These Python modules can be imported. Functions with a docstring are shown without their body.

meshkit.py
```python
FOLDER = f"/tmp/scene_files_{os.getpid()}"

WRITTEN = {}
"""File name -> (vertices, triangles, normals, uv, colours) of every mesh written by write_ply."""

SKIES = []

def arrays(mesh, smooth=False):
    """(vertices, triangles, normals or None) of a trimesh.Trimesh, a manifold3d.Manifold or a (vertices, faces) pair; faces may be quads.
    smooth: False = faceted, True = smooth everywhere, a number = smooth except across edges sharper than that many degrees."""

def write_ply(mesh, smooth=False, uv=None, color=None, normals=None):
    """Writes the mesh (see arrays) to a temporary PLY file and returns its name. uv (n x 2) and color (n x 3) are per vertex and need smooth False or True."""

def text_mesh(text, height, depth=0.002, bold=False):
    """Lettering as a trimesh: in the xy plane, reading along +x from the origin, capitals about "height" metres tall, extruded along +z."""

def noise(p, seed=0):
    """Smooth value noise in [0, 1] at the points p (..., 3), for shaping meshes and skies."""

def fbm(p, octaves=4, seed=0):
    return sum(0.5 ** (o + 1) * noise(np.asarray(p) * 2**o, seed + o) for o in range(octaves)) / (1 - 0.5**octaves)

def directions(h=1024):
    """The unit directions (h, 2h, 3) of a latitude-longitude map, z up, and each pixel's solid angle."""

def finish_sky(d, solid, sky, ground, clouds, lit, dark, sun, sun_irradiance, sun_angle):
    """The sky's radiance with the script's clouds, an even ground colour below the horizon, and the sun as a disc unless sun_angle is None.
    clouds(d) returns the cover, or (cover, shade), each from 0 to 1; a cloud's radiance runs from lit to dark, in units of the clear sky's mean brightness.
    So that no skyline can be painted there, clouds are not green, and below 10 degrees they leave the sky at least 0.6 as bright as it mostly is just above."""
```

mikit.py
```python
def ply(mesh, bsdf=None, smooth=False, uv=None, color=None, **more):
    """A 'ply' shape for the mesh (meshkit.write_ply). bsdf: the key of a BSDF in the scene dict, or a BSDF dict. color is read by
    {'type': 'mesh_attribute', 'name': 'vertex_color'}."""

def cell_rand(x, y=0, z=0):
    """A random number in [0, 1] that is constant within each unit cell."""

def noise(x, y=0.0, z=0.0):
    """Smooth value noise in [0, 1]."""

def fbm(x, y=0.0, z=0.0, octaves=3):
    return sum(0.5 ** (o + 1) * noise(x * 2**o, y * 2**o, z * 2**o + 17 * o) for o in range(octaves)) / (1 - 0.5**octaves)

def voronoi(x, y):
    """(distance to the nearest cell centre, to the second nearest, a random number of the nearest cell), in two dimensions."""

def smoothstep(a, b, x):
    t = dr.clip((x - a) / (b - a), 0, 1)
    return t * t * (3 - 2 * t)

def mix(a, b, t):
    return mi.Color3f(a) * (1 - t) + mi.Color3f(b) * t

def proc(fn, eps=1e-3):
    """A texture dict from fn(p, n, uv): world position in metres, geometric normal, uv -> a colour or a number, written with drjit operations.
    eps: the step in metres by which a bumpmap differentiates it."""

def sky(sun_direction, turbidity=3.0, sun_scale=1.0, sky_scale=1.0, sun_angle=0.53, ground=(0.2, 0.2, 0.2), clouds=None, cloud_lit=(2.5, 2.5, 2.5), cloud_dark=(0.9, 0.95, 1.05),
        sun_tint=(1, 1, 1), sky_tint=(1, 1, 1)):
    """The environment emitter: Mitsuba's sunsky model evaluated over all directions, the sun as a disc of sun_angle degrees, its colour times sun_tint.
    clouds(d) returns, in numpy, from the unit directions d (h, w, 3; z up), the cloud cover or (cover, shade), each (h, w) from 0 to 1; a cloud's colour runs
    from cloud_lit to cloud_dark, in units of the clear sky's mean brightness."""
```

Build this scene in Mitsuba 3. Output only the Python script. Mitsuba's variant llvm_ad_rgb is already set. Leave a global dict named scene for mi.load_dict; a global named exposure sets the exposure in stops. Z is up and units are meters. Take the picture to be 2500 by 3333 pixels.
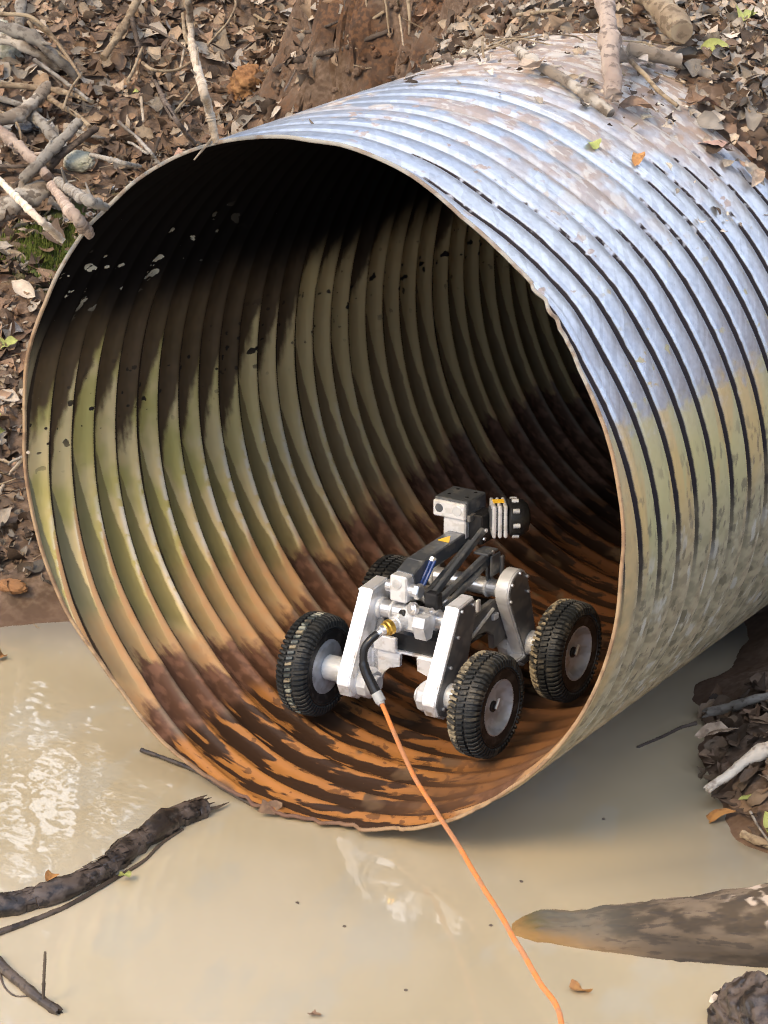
import math, random
import numpy as np
import trimesh
import shapely.geometry as sg
import mitsuba as mi
import drjit as dr
import mikit, meshkit
from mikit import noise, fbm, smoothstep, mix, voronoi, cell_rand, proc, ply

T = mi.ScalarTransform4f
scene, labels = {'type': 'scene'}, {}
rng = np.random.default_rng(7)
random.seed(7)

# ------------------------------------------------------------------ camera, light, exposure
CAM, FWD = np.array([3.357, -5.118, 2.908]), np.array([-0.4949, 0.8022, -0.3365])
scene['camera'] = {
    'type': 'perspective', 'fov': 14.357, 'fov_axis': 'x', 'near_clip': 0.1, 'far_clip': 400.0,
    'to_world': T().look_at(origin=CAM.tolist(), target=(CAM + FWD).tolist(), up=[0, 0, 1]),
    'film': {'type': 'hdrfilm', 'width': 768, 'height': 1024},
    'sampler': {'type': 'independent'}}


def cloud_cover(d):
    n = meshkit.fbm(d * np.array([2.2, 2.2, 3.52]) + 5.0, 5, seed=10)
    c = np.clip((n - .42) / .14, 0, 1)
    sh = np.clip((meshkit.fbm(d * 3.74 + 9, 4, seed=13) - .35) / .3, 0, 1)
    return .1 + .85 * c * c * (3 - 2 * c), .6 * sh


scene['sky'] = mikit.sky((-0.10, -0.74, 0.67), turbidity=3, sun_scale=0.36, sun_angle=22, sky_scale=1.0, clouds=cloud_cover,
                         cloud_lit=(4.3, 4.4, 4.6), cloud_dark=(2.1, 2.1, 2.2), sky_tint=(0.72, 0.97, 1.22), sun_tint=(1.0, 0.91, 0.75))
exposure = 2.9

# ------------------------------------------------------------------ helpers
used = {}


def key_of(name, parent=None):
    k = name if parent is None else parent + '__' + name
    n = used.get(k, -1) + 1
    used[k] = n
    return k if n == 0 else '%s_%03d' % (k, n)


def tag(k, label=None, cat=None, group=None, kind=None):
    e = {}
    for a, b in (('label', label), ('category', cat), ('group', group), ('kind', kind)):
        if b:
            e[a] = b
    if e:
        labels[k] = e
    return k


def obj(name, mesh, m, parent=None, smooth=35, label=None, cat=None, group=None, kind=None, color=None, uv=None):
    k = key_of(name, parent)
    scene[k] = mesh if isinstance(mesh, dict) else ply(mesh, m, smooth=smooth, color=color, uv=uv)
    return tag(k, label, cat, group, kind)


def thing(name, label, cat, group=None):
    return tag(key_of(name), label, cat, group)


def mesh_of(v, f):
    return trimesh.Trimesh(np.asarray(v, float), np.asarray(f, int), process=False)


def cat_m(ms):
    return trimesh.util.concatenate(ms)


def spline(pts, n):
    """Catmull-Rom through pts, n samples."""
    p = np.asarray(pts, float)
    if len(p) == 2:
        return p[0] + (p[1] - p[0]) * np.linspace(0, 1, n)[:, None]
    q = np.vstack([2 * p[0] - p[1], p, 2 * p[-1] - p[-2]])
    out = []
    for t in np.linspace(0, len(p) - 1 - 1e-9, n):
        i = int(t)
        u = t - i
        a, b, c, d = q[i:i + 4]
        out.append(0.5 * (2 * b + (c - a) * u + (2 * a - 5 * b + 4 * c - d) * u * u + (3 * b - a - 3 * c + d) * u ** 3))
    return np.array(out)


def tube(pts, rad, n=8, rough=0.0, freq=30.0, seed=0, flat=1.0, ragged=0.0):
    """A closed tapering tube along pts; rad scalar or one per point; rough = relative surface unevenness."""
    p = np.asarray(pts, float)
    m = len(p)
    rad = np.broadcast_to(np.asarray(rad, float), (m,))
    t = np.gradient(p, axis=0)
    t /= np.linalg.norm(t, axis=1, keepdims=True) + 1e-12
    up = np.array([0, 0, 1.0]) if abs(t[0][2]) < 0.9 else np.array([1.0, 0, 0])
    a = np.cross(t[0], up)
    a /= np.linalg.norm(a)
    A = []
    for i in range(m):
        a = a - t[i] * (a @ t[i])
        a /= np.linalg.norm(a)
        A.append(a)
    A = np.array(A)
    B = np.cross(t, A)
    ph = np.arange(n) / n * 2 * np.pi
    v = p[:, None] + rad[:, None, None] * (np.cos(ph)[None, :, None] * A[:, None] + flat * np.sin(ph)[None, :, None] * B[:, None])
    if rough:
        k = meshkit.fbm(v * freq + seed * 7.1, 3, seed)[..., None]
        v = p[:, None] + (v - p[:, None]) * (1 + rough * (k - 0.5) * 2)
    if ragged:
        e = (np.random.default_rng(seed + 5).random(n) - 0.3) * ragged
        v[-1] += t[-1] * e[:, None]
        v[0] -= t[0] * np.roll(e, 3)[:, None]
    v = v.reshape(-1, 3)
    i, j = np.meshgrid(np.arange(m - 1), np.arange(n), indexing='ij')
    j2 = (j + 1) % n
    f = np.stack([i * n + j, i * n + j2, (i + 1) * n + j2, (i + 1) * n + j], -1).reshape(-1, 4)
    f = np.vstack([f[:, [0, 2, 1]], f[:, [0, 3, 2]]])
    c0, c1 = len(v), len(v) + 1
    v = np.vstack([v, p[:1], p[-1:]])
    k = np.arange(n)
    f = np.vstack([f, np.stack([np.full(n, c0), k, (k + 1) % n], -1), np.stack([np.full(n, c1), (m - 1) * n + (k + 1) % n, (m - 1) * n + k], -1)])
    mm = mesh_of(v, f)
    return mm


def grid_faces(ni, nj, wrap=False, flip=False):
    i, j = np.meshgrid(np.arange(ni - 1), np.arange(nj if wrap else nj - 1), indexing='ij')
    j2 = (j + 1) % nj
    q = np.stack([i * nj + j, (i + 1) * nj + j, (i + 1) * nj + j2, i * nj + j2], -1).reshape(-1, 4)
    f = np.vstack([q[:, [0, 1, 2]], q[:, [0, 2, 3]]])
    return f[:, ::-1] if flip else f


def rbox(sx, sy, sz, c=0.003, at=(0, 0, 0)):
    """A box with chamfered edges, centred at 'at'."""
    import manifold3d as m3
    hx, hy, hz = sx / 2, sy / 2, sz / 2
    c = min(c, hx * 0.6, hy * 0.6, hz * 0.6)
    pts = []
    for a in (-1, 1):
        for b in (-1, 1):
            for d in (-1, 1):
                pts += [(a * (hx - c), b * (hy - c), d * hz), (a * (hx - c), b * hy, d * (hz - c)), (a * hx, b * (hy - c), d * (hz - c))]
    m = m3.Manifold.hull_points(np.asarray(pts)).to_mesh()
    return mesh_of(m.vert_properties[:, :3] + np.asarray(at), m.tri_verts)


def cyl(p0, p1, r, n=24, ch=0.12):
    """A cylinder between two points with bevelled ends."""
    p0, p1 = np.asarray(p0, float), np.asarray(p1, float)
    L = np.linalg.norm(p1 - p0)
    d = (p1 - p0) / L
    b = min(r * ch, L * 0.2)
    p = np.array([p0, p0 + d * 1e-5, p0 + d * b, p1 - d * b, p1 - d * 1e-5, p1])
    return tube(p, [r - b, r - b, r, r, r - b, r - b], n)


def lathe(profile, axis='x', n=40):
    """Revolve [(along, radius)] about an axis through the origin."""
    pr = np.asarray(profile, float)
    ph = np.arange(n) / n * 2 * np.pi
    v = np.stack([np.repeat(pr[:, 0], n), np.outer(pr[:, 1], np.cos(ph)).ravel(), np.outer(pr[:, 1], np.sin(ph)).ravel()], -1)
    f = grid_faces(len(pr), n, wrap=True)
    m = mesh_of(v, f)
    return m


def plate(poly, x0, x1, bev=0.0025):
    """An outline in the (y, z) plane given thickness from x0 to x1, with bevelled edges."""
    p = sg.Polygon(poly) if not hasattr(poly, 'geom_type') else poly
    out = []
    a = trimesh.creation.extrude_polygon(p.buffer(-bev), x1 - x0, engine='earcut')
    b = trimesh.creation.extrude_polygon(p, x1 - x0 - 2 * bev, engine='earcut')
    b.apply_translation([0, 0, bev])
    m = cat_m([a, b])
    v = m.vertices
    return mesh_of(np.stack([v[:, 2] + x0, v[:, 0], v[:, 1]], -1), m.faces)


def shift(m, d):
    m = m.copy()
    m.apply_translation(d)
    return m


# ------------------------------------------------------------------ the lie of the land
ZC, RO, PITCH, LEAD = 0.765, 0.766, 0.0855, 0.684      # pipe: axis height, outer radius, rib pitch, helix lead
SHORE_R = np.array([(0.25, 2.2), (0.33, 1.68), (0.45, 1.1), (0.70, 0.62), (0.88, 0.44), (1.4, 0.30), (2.6, 0.0), (4.6, -1.6), (8.0, -2.6), (30, -4)])


def sstep(a, b, x):
    t = np.clip((x - a) / (b - a), 0, 1)
    return t * t * (3 - 2 * t)


def right_dist(x, y):
    """Signed distance past the right-hand shoreline (positive on land)."""
    best = np.full(np.shape(x), 1e9)
    sign = np.ones(np.shape(x))
    for a, b in zip(SHORE_R[:-1], SHORE_R[1:]):
        d = b - a
        t = np.clip(((x - a[0]) * d[0] + (y - a[1]) * d[1]) / (d @ d), 0, 1)
        q = np.hypot(x - a[0] - t * d[0], y - a[1] - t * d[1])
        s = -(d[1] * (x - a[0]) - d[0] * (y - a[1]))
        upd = q < best - 1e-9
        best = np.where(upd, q, best)
        sign = np.where(upd, np.where(s >= 0, 1.0, -1.0), sign)
    return best * sign


def cliff_w(x, y):
    dc = 0.605 * (x + 0.75) + 0.796 * (y - 1.75)
    return dc, sstep(-2.35, -1.55, x) * (1 - sstep(-.40, .20, x))


def cover_t(x, y):
    ye = 1.00 + 0.36 * sstep(0.45, 0.10, x) + 0.2 * np.maximum(0, -0.12 - x) + 0.6 * np.maximum(0, x - 0.45)
    P = np.stack([np.asarray(x, float), np.asarray(y, float), 0 * np.asarray(x, float)], -1)
    ye = ye + 0.26 * (meshkit.fbm(P * 5.5 + 2.0, 4, seed=15) - 0.5)
    s = y - ye
    return np.where(s < 0, 0.5 * s, 0.10 * np.minimum(s, .35) + 0.03 * s) + 0.45 * np.maximum(0, s - 0.65) - 0.05 * np.maximum(0, s - 3), s


def ground_base(x, y):
    x, y = np.asarray(x, float), np.asarray(y, float)
    P = np.stack([x, y, 0 * x], -1)
    n1 = meshkit.fbm(P * 1.3 + 3.0, 3, seed=1) - 0.5
    n2 = meshkit.fbm(P * 6.0 + 9.0, 4, seed=2) - 0.5
    d1 = -0.525 * (x + 1.3) + 0.851 * (y - 0.65) + 0.16 * n1 + 0.10 * n2
    zl = np.where(d1 < 0, 0.5 * d1, 0.06 * sstep(0, 0.10, d1) + 0.24 * d1 + 0.02 * np.minimum(d1, 9) ** 2)
    dc, w = cliff_w(x, y)
    dcn = dc + 0.35 * n1 + 0.14 * n2
    zl = zl + w * (1.85 * (.75 * sstep(0.0, 0.62, dcn) + .25 * sstep(.3, 1.1, dcn)) + 0.05 * np.maximum(dcn, 0))
    dr_ = right_dist(x, y) + 0.10 * n2
    zr = np.where(dr_ < 0, 0.5 * dr_, 0.025 * sstep(0, 0.08, dr_) + 0.13 * dr_ + .25 * np.maximum(dr_ - .6, 0) + 0.05 * np.minimum(dr_, 6) ** 1.5)
    # the bank the picture is taken from
    dn = -(y + 2.6) * 0.6 + (-0.2) * (x - 1) + 0.3 * n1
    zn = np.where(dn < 0, 0.5 * dn, 0.42 * np.minimum(dn, 3.2) + 0.04 * np.maximum(dn - 3.2, 0))
    z = np.maximum(np.maximum(zl, zr), zn)
    far = np.hypot(x, y)
    z = np.minimum(z, 3.5 + 0.18 * far)
    z = np.maximum(z, -0.35)
    z = z + 0.07 * n2 * sstep(-0.02, 0.15, z) + 0.02 * (meshkit.fbm(P * 22.0, 3, seed=4) - 0.5) * sstep(0, 0.08, z)
    return z


def cover_z(x, y):
    t, s = cover_t(x, y)
    a = 0.775 + 0.6 * np.clip(s, 0, 1.2)
    P = np.stack([x, y, 0 * x], -1)
    h = ZC + (RO + 0.004) * np.sqrt(np.maximum(1 - (x / a) ** 2, 0))
    return h + t + (0.05 * (meshkit.fbm(P * 7, 3, seed=6) - 0.5) + 0.02 * (meshkit.fbm(P * 25, 2, seed=8) - 0.5)) * sstep(0.0, 0.5, s)


def under_pipe(x, z):
    """The trench the pipe lies in: the soil stays below the pipe's belly."""
    return np.where(np.abs(x) < 0.80, np.minimum(z, ZC - np.sqrt(np.maximum(0.80 ** 2 - x * x, 0)) - 0.012), z)


def ground(x, y):
    """The height of what one sees from above: bank, soil over the pipe, or bed."""
    x, y = np.asarray(x, float), np.asarray(y, float)
    z = under_pipe(x, np.where(y > -0.02, ground_base(x, y), ground_base(x, y)))
    t, s = cover_t(x, y)
    zb = np.where(np.abs(x) < 0.8, np.maximum(ground_base(x, y), -9), z)
    c = cover_z(x, y)
    m = (s > 0) & (np.abs(x) < 0.775 + 0.6 * np.clip(s, 0, 1.2))
    return np.where(m, np.maximum(c, np.where(s > 0.5, zb, -9)), z)

# ------------------------------------------------------------------ materials
def mat(name, base, rough=0.6, metallic=0.0, spec=0.5, two=True, bump=None, bscale=1.0, **kw):
    def val(c):
        if callable(c):
            return proc(c)
        return {'type': 'rgb', 'value': list(c)} if isinstance(c, (tuple, list)) else c
    d = {'type': 'principled', 'base_color': val(base), 'roughness': proc(rough) if callable(rough) else rough, 'metallic': proc(metallic) if callable(metallic) else metallic, 'specular': spec, **kw}
    if bump:
        d = {'type': 'bumpmap', 'arbitrary': proc(bump, eps=0.0015), 'scale': bscale, 'nested': d}
        d['nested_bsdf'] = d.pop('nested')
    scene[name] = {'type': 'twosided', 'bsdf': d} if two else d
    return name


def C(*c):
    return mi.Color3f(*c)


def helix_u(p):
    th = dr.atan2(p.z - ZC, p.x)
    th = dr.select(th < -0.5 * math.pi, th + 2 * math.pi, th)      # -90 .. 270 degrees, cut at the invert
    return th, (p.y + LEAD * th / (2 * math.pi) - 0.0806) / PITCH


def inner_colour(p, n, uv):
    th, u = helix_u(p)
    rib = dr.floor(u + 0.0)
    s = u - rib                                   # 0 and 1 on the ridge
    ridge = 1 - smoothstep(0.06, 0.17, dr.minimum(s, 1 - s))
    deep = smoothstep(0.1, 2.2, p.y)
    r1, r2 = cell_rand(rib, 3, 1), cell_rand(rib, 8, 2)
    n1 = fbm(p.x * 7, p.y * 9, p.z * 7, 4)
    n2 = fbm(p.x * 40, p.y * 60, p.z * 40, 3)
    streak = fbm(p.y * 70, p.z * 5, 3.0, 3)
    z = p.z
    left = smoothstep(0.1, -0.2, p.x)
    # dried silt, olive where algae grow near the mouth
    tan = mix(C(.60, .455, .235), C(.49, .385, .165), n1)
    algae = smoothstep(.42, .62, n1 + .12 * (r1 - .5)) * smoothstep(0.75, 0.25, dr.abs(p.y - 0.25)) * smoothstep(.24, .42, z)
    c = mix(tan, C(.36, .31, .085), algae * 0.75)
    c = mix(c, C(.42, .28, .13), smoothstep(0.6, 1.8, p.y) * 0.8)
    # damp olive-grey lenses in the troughs below the silt line
    top = 0.53 + 0.17 * r1 + 0.04 * (n1 - .5) + 0.06 * deep
    grow = dr.sqrt(dr.clip((top - z) / .24, 0, 1))
    edge = .10 + .74 * grow + .07 * (n2 - .5) - .06 * smoothstep(.30, .20, z)
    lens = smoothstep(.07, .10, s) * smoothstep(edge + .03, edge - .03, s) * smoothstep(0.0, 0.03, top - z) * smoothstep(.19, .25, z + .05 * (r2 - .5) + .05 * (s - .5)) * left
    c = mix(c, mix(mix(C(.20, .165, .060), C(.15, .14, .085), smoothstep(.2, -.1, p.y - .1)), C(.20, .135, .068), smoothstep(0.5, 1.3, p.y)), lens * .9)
    # lime-white bloom on the ridges
    c = mix(c, C(.60, .55, .46), ridge * smoothstep(.68, .52, z + .1 * n1) * smoothstep(.20, .30, z) * smoothstep(.34, .50, n2) * left * smoothstep(1.6, .6, p.y) * .8)
    # orange rust low down
    ora = mix(C(.41, .215, .09), C(.37, .25, .14), n2)
    zo = 0.29 + 0.09 * (r2 - .5) + 0.05 * ridge + 0.10 * (n1 - .5) + 0.22 * ridge * smoothstep(.35, .05, p.y)
    c = mix(c, ora, smoothstep(0.02, -0.04, z - zo) * (1 - .5 * lens))
    # wet dark-brown foot with a ragged upper edge
    zd = 0.180 + 0.09 * (r1 - .5) + 0.05 * (streak - .5) + .05 * (n2 - .5) + 0.06 * smoothstep(.5, .9, p.y) + 0.05 * smoothstep(1.0, 2.2, p.y) + .07 * (n1 - .5) - .05 * smoothstep(.12, .0, p.y)
    wet = smoothstep(.016, -.016, z - zd)
    c = mix(c, mix(C(.075, .034, .022), C(.16, .075, .048), smoothstep(.4, .7, n2)), wet * .93)
    c = mix(c, C(.20, .16, .115), wet * ridge * smoothstep(.48, .62, n1) * .6)
    # floor: orange silt with dark slime lying along the ribs
    fl = smoothstep(.115, .085, z + .03 * (n1 - .5))
    slime = smoothstep(.47, .53, .35 * n1 + .65 * fbm(p.x * 11, p.y * 60, 1.0, 4) + .26 * (0.42 - dr.abs(s - .5) * 2) + .03)
    slime = dr.maximum(slime, smoothstep(.60, .66, n2) * .6)
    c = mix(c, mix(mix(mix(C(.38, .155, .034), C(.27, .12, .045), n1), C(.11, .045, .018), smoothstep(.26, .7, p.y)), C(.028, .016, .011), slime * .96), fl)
    c = mix(c, C(.10, .062, .036), smoothstep(.70, .80, fbm(p.x * 13 + 4, p.y * 10, 6., 3)) * fl)
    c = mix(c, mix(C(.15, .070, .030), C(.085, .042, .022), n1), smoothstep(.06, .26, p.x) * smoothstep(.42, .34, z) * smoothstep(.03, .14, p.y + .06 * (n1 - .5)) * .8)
    # brown stain; black crown, tar coating with ceiling shade painted in
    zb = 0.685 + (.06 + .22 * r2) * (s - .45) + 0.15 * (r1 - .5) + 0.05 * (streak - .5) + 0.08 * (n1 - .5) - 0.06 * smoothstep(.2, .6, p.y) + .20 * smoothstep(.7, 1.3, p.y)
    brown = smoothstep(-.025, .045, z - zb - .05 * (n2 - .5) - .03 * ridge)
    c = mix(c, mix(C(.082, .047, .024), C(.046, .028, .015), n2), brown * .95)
    c = mix(c, mix(C(.20, .17, .10), c, .3), smoothstep(.055, .02, p.y + .02 * n1) * brown * .8)
    crease_shade = smoothstep(.02, .04, s) * smoothstep(.06, -.02, s - .17 - .10 * smoothstep(.4, .7, z) - .08 * (n2 - .5)) * smoothstep(.16, .24, z)  # shadow behind each ridge painted as a dark line
    c = mix(c, C(.026, .016, .010), crease_shade * .92)
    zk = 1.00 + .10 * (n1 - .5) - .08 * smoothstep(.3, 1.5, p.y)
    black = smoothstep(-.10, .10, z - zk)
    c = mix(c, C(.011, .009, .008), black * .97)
    # rust pocks at the stain line, pale flakes of old coating above it
    pock = smoothstep(.725, .75, fbm(p.x * 55, p.y * 55, p.z * 55, 2)) * smoothstep(.14, .02, dr.abs(z - .76)) * left
    c = mix(c, C(.02, .014, .01), pock)
    fk = smoothstep(.69, .705, fbm(p.x * 31 + p.z * 13 + 1, p.y * 22 + p.z * 9, p.z * 29 - p.y * 8, 4)) * smoothstep(.11, .03, dr.abs(z - 1.10)) * smoothstep(.85, .45, p.y) * left
    c = mix(c, C(.42, .40, .31), fk)
    return c


def inner_rough(p, n, uv):
    n1 = fbm(p.x * 7, p.y * 9, p.z * 7, 3)
    return 0.80 - 0.36 * smoothstep(.24, .12, p.z + .06 * (n1 - .5))


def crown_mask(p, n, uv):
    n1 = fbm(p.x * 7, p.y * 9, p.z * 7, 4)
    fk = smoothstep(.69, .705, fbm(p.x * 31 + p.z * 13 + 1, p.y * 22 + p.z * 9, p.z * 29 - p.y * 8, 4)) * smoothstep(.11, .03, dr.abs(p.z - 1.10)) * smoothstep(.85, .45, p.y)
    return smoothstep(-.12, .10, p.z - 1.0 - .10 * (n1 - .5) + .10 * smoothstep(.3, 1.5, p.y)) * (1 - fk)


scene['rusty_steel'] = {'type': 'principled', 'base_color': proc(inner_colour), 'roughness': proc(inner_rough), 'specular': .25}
scene['tar_shade'] = {'type': 'diffuse', 'reflectance': {'type': 'rgb', 'value': [.007, .006, .0055]}}  # crown coating and ceiling shade in one black
scene['inner_metal'] = {'type': 'twosided', 'bsdf': {'type': 'blendbsdf', 'weight': proc(crown_mask), 'a': {'type': 'ref', 'id': 'rusty_steel'}, 'b': {'type': 'ref', 'id': 'tar_shade'}}}


def mud_cover(p):
    """How much dirt and valley black hide the zinc on the outside."""
    th, u = helix_u(p)
    s = u - dr.floor(u)
    v = dr.minimum(s, 1 - s)
    n1 = fbm(p.x * 9, p.y * 9, p.z * 9, 4)
    n2 = fbm(p.x * 45, p.y * 45, p.z * 45, 3)
    rib = cell_rand(dr.floor(u), 5, 2)
    silt = smoothstep(.035, -.030, p.z - 1.008 - .045 * (rib - .5) - .10 * (n2 - .5) - .05 * (n1 - .5)) * mix(C(.80), C(.98), smoothstep(.02, .16, 1.02 - p.z + .16 * (n1 - .5))).x
    # valleys on the flank are coloured black; the black breaks up towards the crown
    edge = .072 - .018 * smoothstep(1.12, 1.30, p.z) + .025 * (n2 - .5) + .05 * (n1 - .5) * smoothstep(1.05, 1.4, p.z)
    sv = dr.abs(dr.select(s > .5, s - 1, s) - .025)
    valley_black = smoothstep(edge + .015, edge - .015, sv) * smoothstep(1.36, 1.29, p.z + .26 * (n1 - .5) + .30 * (n2 - .5) - .14 * smoothstep(.34, .10, p.y)) * smoothstep(.55, .75, p.z + .1 * n1)
    top = smoothstep(.60, .86, p.y + .6 * (n1 - .5)) * smoothstep(1.27, 1.42, p.z) * (.8 + .2 * smoothstep(.4, .6, n2))
    blot = smoothstep(.56, .66, n1) * smoothstep(1.2, 1.42, p.z) * smoothstep(.15, .5, p.y) * .85
    top = dr.maximum(top, blot)
    top = dr.maximum(top, .8 * smoothstep(.66, .72, n2) * smoothstep(.45, .6, n1))
    return silt, valley_black, top, n1, n2, v


def outer_weight(p, n, uv):
    silt, valley_black, top, n1, n2, v = mud_cover(p)
    return dr.clip(dr.maximum(dr.maximum(silt, valley_black), top * .92), 0, 1)


def zinc_colour(p, n, uv):
    _, _, w = voronoi(p.x * 70 + p.z * 33, p.y * 70 - p.z * 50)
    n1 = fbm(p.x * 5, p.y * 8, p.z * 5, 3)
    b = .52 + .12 * (w - .5) + .06 * (n1 - .5)
    m = fbm(p.x * 110, p.y * 110, p.z * 110, 2)
    b = b + .14 * (m - .5)
    return C(b * .90, b * .98, b * 1.09)


def dirt_colour(p, n, uv):
    silt, valley_black, top, n1, n2, v = mud_cover(p)
    c = mix(C(.37, .32, .17), C(.29, .27, .13), n1)
    c = mix(c, C(.40, .27, .11), smoothstep(.50, .64, fbm(p.x * 4, p.y * 22, p.z * 3, 3)) * .65)
    low = smoothstep(.86, .62, p.z + .14 * (n1 - .5))
    n3 = fbm(p.x * 25 + 2, p.y * 90, p.z * 30, 4)
    c = mix(c, mix(C(.29, .25, .17), C(.19, .165, .11), smoothstep(.35, .65, n2)), low * .85)
    c = mix(c, C(.10, .085, .055), smoothstep(.56, .70, n3) * smoothstep(1.0, .8, p.z) * .7)
    c = mix(c, C(.45, .43, .38), low * smoothstep(.60, .72, fbm(p.x * 24, p.y * 50, p.z * 14 + 5, 4)) * .55)
    c = mix(c, C(.30, .17, .075), smoothstep(.34, .12, p.z + .1 * (n1 - .5)) * .7)
    front = smoothstep(.075, .045, p.y + .02 * (n1 - .5)) * smoothstep(1.03, .95, p.z)
    c = mix(c, mix(C(.43, .29, .13), C(.30, .24, .13), n2), front * .8)
    c = mix(c, mix(mix(C(.25, .205, .165), C(.30, .205, .15), n2), C(.42, .38, .33), smoothstep(.50, .62, fbm(p.x * 40, p.y * 80, 3., 3))), smoothstep(1.2, 1.3, p.z))
    return mix(c, C(.016, .012, .014), valley_black * smoothstep(.52, .80, p.z + .2 * (n1 - .5)))


def n_rough(p, n, uv):
    return .27 + .2 * fbm(p.x * 30, p.y * 30, p.z * 30, 2)


scene['zinc'] = {'type': 'principled', 'base_color': proc(zinc_colour), 'metallic': .72, 'roughness': proc(n_rough), 'specular': .5}
scene['dirt'] = {'type': 'principled', 'base_color': proc(dirt_colour), 'roughness': .85, 'specular': .3}
scene['outer_metal'] = {'type': 'twosided', 'bsdf': {'type': 'blendbsdf', 'weight': proc(outer_weight), 'a': {'type': 'ref', 'id': 'zinc'}, 'b': {'type': 'ref', 'id': 'dirt'}}}


def rim_colour(p, n, uv):
    n1 = fbm(p.x * 12, p.y * 12, p.z * 12, 4)
    c = mix(C(.36, .26, .15), C(.26, .15, .08), n1)
    c = mix(c, C(.30, .28, .24), smoothstep(1.1, 1.3, p.z + .2 * n1))
    c = mix(c, C(.14, .075, .05), smoothstep(.10, .03, p.z + .03 * n1) * smoothstep(.25, .0, p.x))
    return mix(c, C(.16, .095, .055), smoothstep(.50, .66, fbm(p.x * 30, p.y * 30, p.z * 30, 3)) * .6)


mat('rim_metal', rim_colour, .75, spec=.4)


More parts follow.
